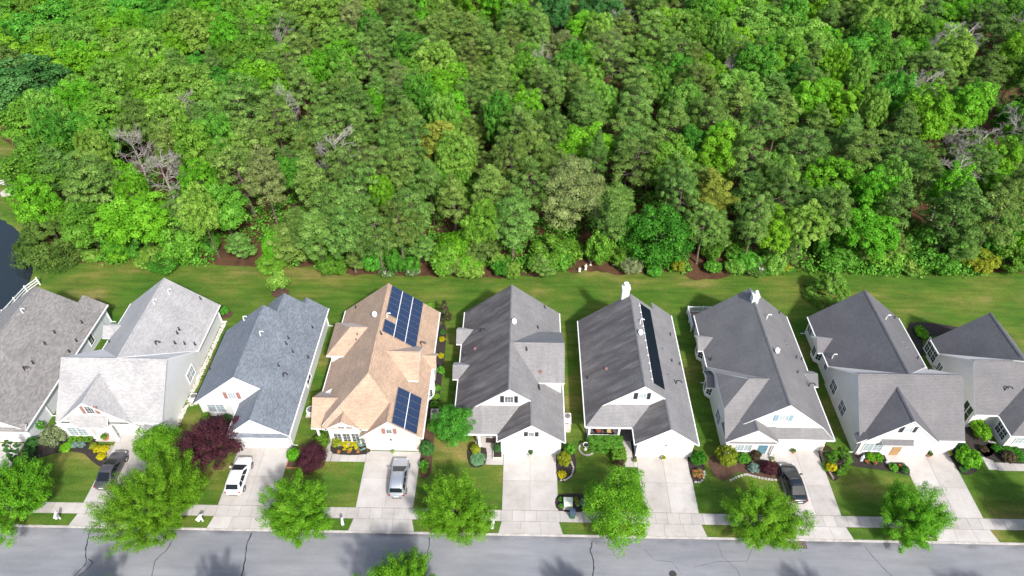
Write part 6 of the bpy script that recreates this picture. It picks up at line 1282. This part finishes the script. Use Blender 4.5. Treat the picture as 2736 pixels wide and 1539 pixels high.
# ================================================================== THE WOOD
def build_wood():
    PR = {}
    PR['P'] = [pine(200 + i, 3.6, 12.0, 56 + 6 * i, 190, 'leaf_pine', 0.27, point=(0, 0.75, 0.35, 0, 0.9, 0.5)[i]) for i in range(6)]
    PR['Q'] = [pine(220 + i, 4.6, 12.0, 85, 210, 'leaf_grey_pine', 0.27, point=0.4) for i in range(2)]
    PR['Y'] = [pine(230 + i, 3.4, 11.0, 66, 190, 'leaf_yellow_pine', 0.26, point=0.6) for i in range(2)]
    PR['B'] = [broadleaf(240 + i, 3.6, 10.0, 78, 200, 0.28, 'leaf_bright', crad=0.24, lo=-0.55, fmin=0.4, dmin=0.29, up=0.9, irr=0.3) for i in range(3)]
    PR['G'] = [broadleaf(250 + i, 3.8, 10.5, 78, 200, 0.28, 'leaf_mid', crad=0.24, lo=-0.55, fmin=0.4, dmin=0.29, up=0.9, irr=0.3) for i in range(4)]
    PR['O'] = [broadleaf(260 + i, 5.0, 11.5, 120, 200, 0.29, 'leaf_oak', crad=0.18, lo=-0.45, fmin=0.4, dmin=0.23, up=0.9, irr=0.3) for i in range(3)]
    PR['D'] = [broadleaf(270 + i, 4.5, 11.5, 85, 190, 0.3, 'leaf_deep', crad=0.23, lo=-0.5, fmin=0.4, dmin=0.28, up=0.9, irr=0.3) for i in range(2)]
    PR['D2'] = [broadleaf(280, 4.6, 8.6, 190, 95, 0.30, 'leaf_emerald', crown=0.95, crad=0.2, lo=-0.85, limbs=16)]
    PR['S'] = [bare(290 + i, 3.6, 10.0, 17) for i in range(4)]
    PR['C'] = [conifer(300, 5.2, 6.5, 300, 130, 'leaf_cedar', 0.26, 2.2, power=0.4)]
    SMALL = {'G': [broadleaf(310 + i, 2.4, 4.2, 95, 80, 0.26, 'leaf_mid', crown=0.95, lo=-0.9, crad=0.27, limbs=8) for i in range(2)], 'B': [broadleaf(315, 2.6, 4.4, 95, 80, 0.26, 'leaf_bright', crown=0.95, lo=-0.9, crad=0.27, limbs=8)],
             'O': [broadleaf(316, 2.6, 4.2, 95, 80, 0.26, 'leaf_oak', crown=0.95, lo=-0.9, crad=0.27, limbs=8)], 'P': [pine(317, 2.4, 5.0, 56, 150, 'leaf_pine', 0.22, point=0.6)], 'Y2': [broadleaf(318, 2.3, 3.6, 80, 80, 0.24, 'leaf_lime', crown=0.95, lo=-0.9, crad=0.27, limbs=8)]}
    NAME = {'P': 'pine_tree', 'Q': 'pine_tree', 'Y': 'pine_tree', 'B': 'broadleaf_tree', 'G': 'broadleaf_tree', 'O': 'oak_tree', 'D': 'broadleaf_tree', 'D2': 'maple_tree', 'S': 'dead_tree', 'C': 'cedar_tree', 'Y2': 'understorey_tree'}
    KIND = {'P': 'olive pine', 'Q': 'grey-green pine', 'Y': 'yellowish pine', 'B': 'lime-green broadleaf', 'G': 'mid-green broadleaf', 'O': 'pale oak', 'D': 'dark blue-green tree', 'S': 'bare grey tree', 'Y2': 'low yellow-green tree', 'lG': 'low mid-green tree', 'lB': 'low lime-green tree', 'lO': 'low pale tree', 'lP': 'low olive pine', 'lY2': 'low yellow-green tree'}
    ONE = {'D2': 'deep emerald round tree at the wood edge behind the black-mat roof', 'C': 'broad olive cedar at the wood corner beside the pond'}
    HOUSES = ((-57, 'brown-roofed'), (-44, 'pale'), (-30, 'slate-blue'), (-16, 'tan'), (-1.2, 'central'), (13, 'black-mat'), (27.4, 'blue-shuttered'), (41.2, 'charcoal'), (54.5, 'last'))
    CELLS = {}
    def note(e, x, y, k, small):
        if k in ONE: e['label'] = ONE[k]; return
        kk = 'l' + k if small else k
        u = x / (y * 0.735 + 37.2); hs = min(HOUSES, key=lambda h: abs(h[0] / 78.8 - u))[1]
        row = 'at the wood edge' if y < 77 else 'just inside the wood' if y < 89 else 'midway into the wood' if y < 105 else 'deep in the wood' if y < 126 else 'far in the wood' if y < 141 else 'near the picture top'
        CELLS.setdefault((kk, hs, row), []).append((u, e)); e['group'] = KIND[kk] + 's of the wood'
    def name_cells():
        OR = ('first', 'second', 'third', 'fourth', 'fifth', 'sixth', 'seventh', 'eighth', 'ninth', 'tenth', 'eleventh', 'twelfth')
        for (kk, hs, row), lst in CELLS.items():
            lst.sort(key=lambda t: t[0])
            for i, (u, e) in enumerate(lst):
                e['label'] = '%s %s behind the %s house' % (KIND[kk], row, hs) + ('' if len(lst) == 1 else ', %s from the pond side' % OR[min(i, 11)])
    TREES = [(-91.9,124.9,6.7,10,"B"),(-85.9,107.9,6.8,12,"D"),(-102.4,131.4,5.1,10.5,"G"),(-98.5,142.6,5.8,10.5,"G"),(-90.1,141.7,6.2,10.5,"G"),(-75.4,126.7,7.2,11.5,"O"),(-75.8,145.3,5,10.5,"G"),(-71.5,149.5,4.3,10,"B"),(-64.7,131.6,5.7,11.5,"O"),(-73.2,112.5,4.2,11.5,"O"),(-58.7,109,7,11.5,"O"),(-58.7,99.4,3.4,11.5,"O"),(-56.6,147.3,6,11.5,"O"),(-48.4,136.1,4.7,12,"P"),(-43.6,143.2,7,11.5,"O"),(-38,148.8,4.8,11.5,"O"),(-54,122.3,4.1,10.5,"G"),(-48.2,114.9,4.6,10,"B"),(-38.8,118.3,3,10,"B"),(-43.8,122,2.1,10,"B"),(-39.2,104.2,1.9,10.5,"S"),(-56.5,102.5,2.1,10.5,"S"),(-50.5,97.7,4.3,12,"P"),(-41,91.7,5.7,12,"P"),(-41.1,84,3.8,12,"P"),(-53.3,85.2,3.9,10.5,"S"),(-60.6,91.7,2.6,10.5,"S"),(-28.7,88.4,3.8,10.5,"S"),(-54.2,92.1,4.3,12,"P"),(-60.9,96.2,3.3,12,"P"),(-72.5,85.9,5.3,10.5,"G"),(-70.3,77.2,3.1,10,"B"),(-67.6,74.7,5.5,3.2,"C"),(-52.8,74.6,4.1,9.7,"B"),(-56,79.9,2,10,"B"),(-61.2,80.5,4.7,12,"P"),(-60.2,74.1,3.4,9,"G"),(-47.7,73.9,2.8,6,"G"),(-43.2,73.9,2.5,10.9,"O"),(-57.3,74,2.3,5.7,"G"),(-33,74.2,3.6,6,"P"),(-24.8,74.6,5,10.5,"P"),(-30.2,80.1,3.3,12,"P"),(-15.4,74.8,3.2,12,"P"),(-20.6,74.2,3.4,8.1,"P"),(-20.2,80.1,1.6,10,"B"),(-12.8,92.8,3.7,11.5,"Y"),(-18.1,86.6,2.9,12,"P"),(-13.9,114.5,3.6,10,"B"),(-8.6,74.1,2.9,4.3,"B"),(4.6,74.2,3.5,3.3,"G"),(7.6,80.9,4.9,12,"Q"),(9.6,93.6,4.2,10,"B"),(16.7,86.2,4.8,12,"P"),(18.4,74.4,4.7,8.3,"D2"),(27.3,80.7,3.3,11.5,"Y"),(24.7,74,2.5,9,"P"),(38.3,74.2,3.1,9.1,"O"),(46.9,74.1,3.6,8.8,"B"),(45.7,85.4,3.3,10,"B"),(50.9,89,3.5,12,"P"),(41.7,89.9,3.3,12,"P"),(50.7,109.3,3.9,10,"B"),(54.3,105.9,3.1,10,"B"),(65,111,4.6,10,"B"),(50.8,95.9,2.8,12,"P"),(61.9,84.3,3.5,10.5,"S"),(69.4,93.7,3.2,10.5,"S"),(77.5,98,2.7,10.5,"S"),(63.5,73.9,2.3,2.8,"Y2"),(56.8,74.2,3.6,6,"G"),(54.2,74,2.8,2.5,"O"),(57.8,74.4,3.8,12,"P"),(63.2,74.5,3.7,12,"P"),(5.8,144.4,4.3,12,"D"),(15.7,143.5,4.5,12,"D"),(11.3,137.2,4.2,10,"B"),(19.8,141.7,3,10.5,"S"),(-6.2,129.2,3.9,12,"P"),(47.4,140.7,8.5,11.5,"O"),(55.2,131.1,7.1,11.5,"O"),(61.6,124.6,5.2,10.5,"G"),(75.6,147.9,5.1,10,"B"),(80.9,131.2,3.1,10.5,"S"),(86.4,133.1,3.5,10.5,"S"),(68.1,111.2,3,10.5,"S"),(84.5,120.5,5.5,12,"P"),(73.6,120.3,4.6,12,"P"),(94.6,134.9,4.5,12,"P"),(91.1,150.4,4.7,10,"B"),(101.4,150.6,4.9,10,"B"),(-25.3,132.6,5.1,12,"P"),(-28.6,120,4.7,12,"P"),(-17.8,121.9,4.4,12,"P"),(-20.2,106.3,4,12,"P"),(-27.8,103.4,4.1,12,"P"),(-4.5,103.8,4.1,12,"P"),(2.9,109.6,4.3,12,"P"),(-1.1,94.9,3.6,12,"P"),(10.7,102.8,4.1,12,"P"),(19.4,109.9,4.1,12,"P"),(16.1,119.2,4,12,"P"),(28.2,122.7,4.5,12,"P"),(23.1,97.8,4.1,12,"P"),(30.3,99.2,4,12,"P"),(36.8,110.9,4.2,11.5,"O"),(33.3,87.5,3.7,12,"P"),(29,110.1,3.7,12,"P"),(25.2,133.5,3.8,12,"P"),(41.9,102,3.7,12,"P"),(36.8,96.8,3,12,"P"),(-31.6,96.8,3.4,12,"P"),(-42,123.1,4.1,12,"P"),(-35.4,127.5,4.7,11.5,"O"),(-53.1,110.4,3.5,10.5,"G"),(-71.6,96.4,4.6,10.5,"G"),(-78.6,92.6,4.7,10.5,"G"),(-68.4,84.5,3.3,12,"P"),(-70.1,102.9,4.1,10.5,"G"),(-84.4,97.9,4.1,10,"B"),(-89.9,133.6,5,10.5,"G"),(-109.1,148,5.6,10.5,"G"),(-84.8,146.2,4.6,10.5,"G"),(-62,142.3,4,10.5,"G"),(55.2,88,3.4,12,"P"),(57.1,82.8,3.1,12,"P"),(50.4,76.9,2.8,12,"P"),(42.4,75.9,2.6,12,"P"),(35.9,79.5,2.9,12,"P"),(31.2,73.9,2.5,12,"P"),(31.4,73,2,2.1,"G"),(44.6,73.9,2.5,3.6,"G"),(51.2,74,2.5,3.6,"G"),(68,73.9,2.7,4.2,"G"),(70.3,82.1,3.1,12,"P"),(12.2,74.4,2.5,11.7,"P"),(-4.8,80.6,3.2,12,"P"),(-9.7,78.6,2.9,12,"P"),(-1.3,74.1,3.3,11.7,"P"),(-5.7,74.4,2.5,10.5,"G"),(0.8,81.7,3.2,12,"P"),(-14.1,73.9,2.5,4.5,"P"),(-35,71.7,2,2.1,"G"),(-39.9,73.8,2.2,3.9,"P"),(-50,71.4,2.1,2.1,"G"),(10.8,73.7,1.9,5.4,"G"),(13.7,73.7,1.7,3,"G")]
    rng = random.Random(77)
    placed = []
    def put(x, y, Rr, H, k):
        small = H < 7.0 and k in SMALL
        pr = rng.choice((SMALL if small else PR)[k])
        e = put_tree(pr, NAME[k], x, y, Rr, H * rng.uniform(0.92, 1.1), rng.uniform(0, 6.28), None, None, tilt=(rng.uniform(-0.05, 0.05), rng.uniform(-0.05, 0.05)))
        note(e, x, y, k, small)
        placed.append((x, y, Rr))
    for x, y, Rr, H, k in TREES:
        if k == 'S': Rr *= 1.3
        if x < -77 and y < 99: x, y = x - 3, y + 7
        if abs(x + 70.3) < 0.1 and k == 'B': x, Rr = -68.0, 3.0
        if k == 'C': H = 6.0; y = 75.5; x = -66.8
        if Rr > 5.6 and k == 'O': Rr *= 0.9
        if k == 'P': Rr = min(Rr, 3.8)
        put(x, y, Rr, H, k)
    for x, y, Rr, H in ((-27.6, 72.0, 3.3, 9.5), (-23.2, 71.3, 3.0, 10.5), (-19.4, 71.2, 2.8, 10.0), (-16.6, 72.3, 2.8, 11.0), (-30.6, 73.4, 2.6, 8.5), (26.4, 74.6, 2.4, 9.5), (59.5, 73.6, 2.6, 8.0)): put(x, y, Rr, H, 'P')
    # fill between the marked crowns
    cand = []
    y = 75.0
    while y < 162:
        half = 40 + y * 0.62; st = 3.9 + (y - 75) * 0.014; x = -half + rng.uniform(0, st)
        while x < half:
            cand.append((x + rng.uniform(-1.4, 1.4), y + rng.uniform(-1.4, 1.4))); x += st
        y += st * 0.92
    rng.shuffle(cand)
    n = 0
    for x, y in cand:
        if in_pond(x, y) < 1.5 or (x < -66 and y < 97 and x < -60 - (y - 72) * 0.9): continue
        if abs(x) > 0.75 * (y * 0.735 + 37.2) + 3.5: continue
        Rr = rng.uniform(2.0, 3.7) * (1.0 + (y - 75) * 0.003)
        if any((x - a) ** 2 + (y - b) ** 2 < (0.56 * (Rr + c)) ** 2 for a, b, c in placed): continue
        if y < 77.5 and rng.random() < 0.35: continue
        u = rng.random()
        if x < -45 - (y - 90) * 0.2: k = 'G' if u < 0.36 else 'B' if u < 0.64 else 'O' if u < 0.86 else 'P' if u < 0.96 else 'D'
        elif x < 25: k = 'P' if u < 0.64 else 'Q' if u < 0.70 else 'O' if u < 0.80 else 'B' if u < 0.89 else 'G' if u < 0.975 else 'S'
        else: k = 'P' if u < 0.38 else 'O' if u < 0.56 else 'B' if u < 0.76 else 'G' if u < 0.94 else 'S'
        put(x, y, Rr, (rng.uniform(6.8, 9.5) if rng.random() < 0.3 else rng.uniform(9.5, 13.5)) * (0.85 if y < 78 else 1.0), k); n += 1
    # young growth standing right along the lawn, with gaps where the needle litter shows
    x = -62.0
    while x < 71:
        x += rng.uniform(1.3, 2.5)
        if any(a < x < b for a, b in ((-44, -36.5), (-33.5, -30), (-14.6, -11.6), (6.6, 14.2), (23.4, 25.2), (27.0, 28.3), (14.2, 22.5))): continue
        if rng.random() < 0.28: continue
        u = rng.random(); k = 'G' if u < 0.45 else 'P' if u < 0.65 else 'O' if u < 0.85 else 'B'
        edge = 72.4 if x < -28 else 70.1 if x < 5 else 72.4 if x < 36 else 73.2
        put(x, edge + rng.uniform(0.2, 3.2), rng.uniform(1.0, 2.5), rng.uniform(1.8, 5.4), k)
    name_cells()
    # undergrowth: uncountable low growth between the trunks
    r2 = np.random.default_rng(9); C = []; rad = []
    while len(C) < 5200:
        y = 72.3 + 96 * r2.random() ** 1.5; x = r2.uniform(-1, 1) * (64 + (y - 72) * 0.6)
        if in_pond(x, y) < 1.25 or (x < -60 - (y - 72) * 0.9 and y < 97): continue
        if y < 77 and (7 < x < 14 or -44 < x < -36 or 23 < x < 29 or -15 < x < -10): continue
        rr = r2.uniform(0.5, 1.5); C.append((x, y, rr * 0.45)); rad.append(rr)
    V, t = clump_leaves(np.array(C), np.array(rad), 36, r2, 0.36, 1.6, up=0.8, squash=0.75)
    me = quads_mesh('undergrowth', V, t, 'leaf_mid'); o = bpy.data.objects.new('undergrowth', me); COL.objects.link(o); tag(o, 'mass of green undergrowth between the trunks of the wood', kind='stuff')
    # wood-edge shrubs
    for x, y, r, h, m, lb in ((15.2, 71.9, 1.7, 2.3, 'leaf_sage', 'large pale green rounded shrub at the wood edge behind the chimney'), (18.3, 71.5, 1.1, 1.3, 'leaf_mid', 'low green shrub between the pale shrub and the emerald tree'), (21.6, 71.9, 1.0, 2.2, 'leaf_lime', 'lime-green shrub at the wood edge beside the emerald tree'), (26.6, 72.3, 1.3, 1.6, 'leaf_mid', 'green shrub at the wood edge behind the blue-shuttered house'),
                              (29.6, 72.2, 1.6, 1.9, 'leaf_oak', 'pale bushy shrub at the wood edge beside the white-flowering one'), (32.3, 71.9, 1.7, 1.8, 'leaf_white_flower', 'white-flowering shrub at the wood edge behind the blue-shuttered house'), (36.0, 72.9, 1.5, 1.6, 'leaf_lime', 'yellow-green low shrub at the wood edge behind the lone conifer'), (-7.2, 70.9, 1.5, 3.2, 'leaf_bright', 'bright green tall shrub at the wood edge behind the tan house'), (-10.0, 71.0, 1.1, 2.0, 'leaf_white_flower', 'white-speckled shrub at the wood edge beside the bright tall shrub'),
                              (-15.2, 70.9, 1.3, 1.2, 'leaf_white_flower', 'white-speckled low cover at the wood edge behind the tan roof'), (-18.6, 70.8, 1.4, 1.1, 'leaf_white_flower', 'white-speckled low cover beside two pine trunks'), (2.6, 71.8, 2.0, 3.0, 'leaf_mid', 'tall green bush at the wood edge behind the central roof, inner one'), (5.2, 72.2, 1.8, 2.8, 'leaf_mid', 'tall green bush at the wood edge near the cream statues'), (-2.8, 71.2, 1.6, 2.4, 'leaf_emerald', 'dark green bush at the wood edge behind the central roof'), (-34.0, 72.5, 1.5, 1.7, 'leaf_mid', 'green bush at the wood edge above the lone lawn tree'), (12.0, 75.2, 1.2, 1.6, 'leaf_emerald', 'small green bush inside the wood beside the urn'), (58.5, 72.8, 1.6, 1.4, 'leaf_mid', 'low green bush at the wood edge behind the last house'), (54.0, 72.6, 1.5, 1.3, 'leaf_oak', 'pale low bush at the wood edge behind the last house'), (63.5, 72.6, 1.4, 2.0, 'leaf_lime', 'yellow-green bush at the far corner of the wood edge')):
        shrub('w', x, y, r, h, lb, mat=m)
build_wood()
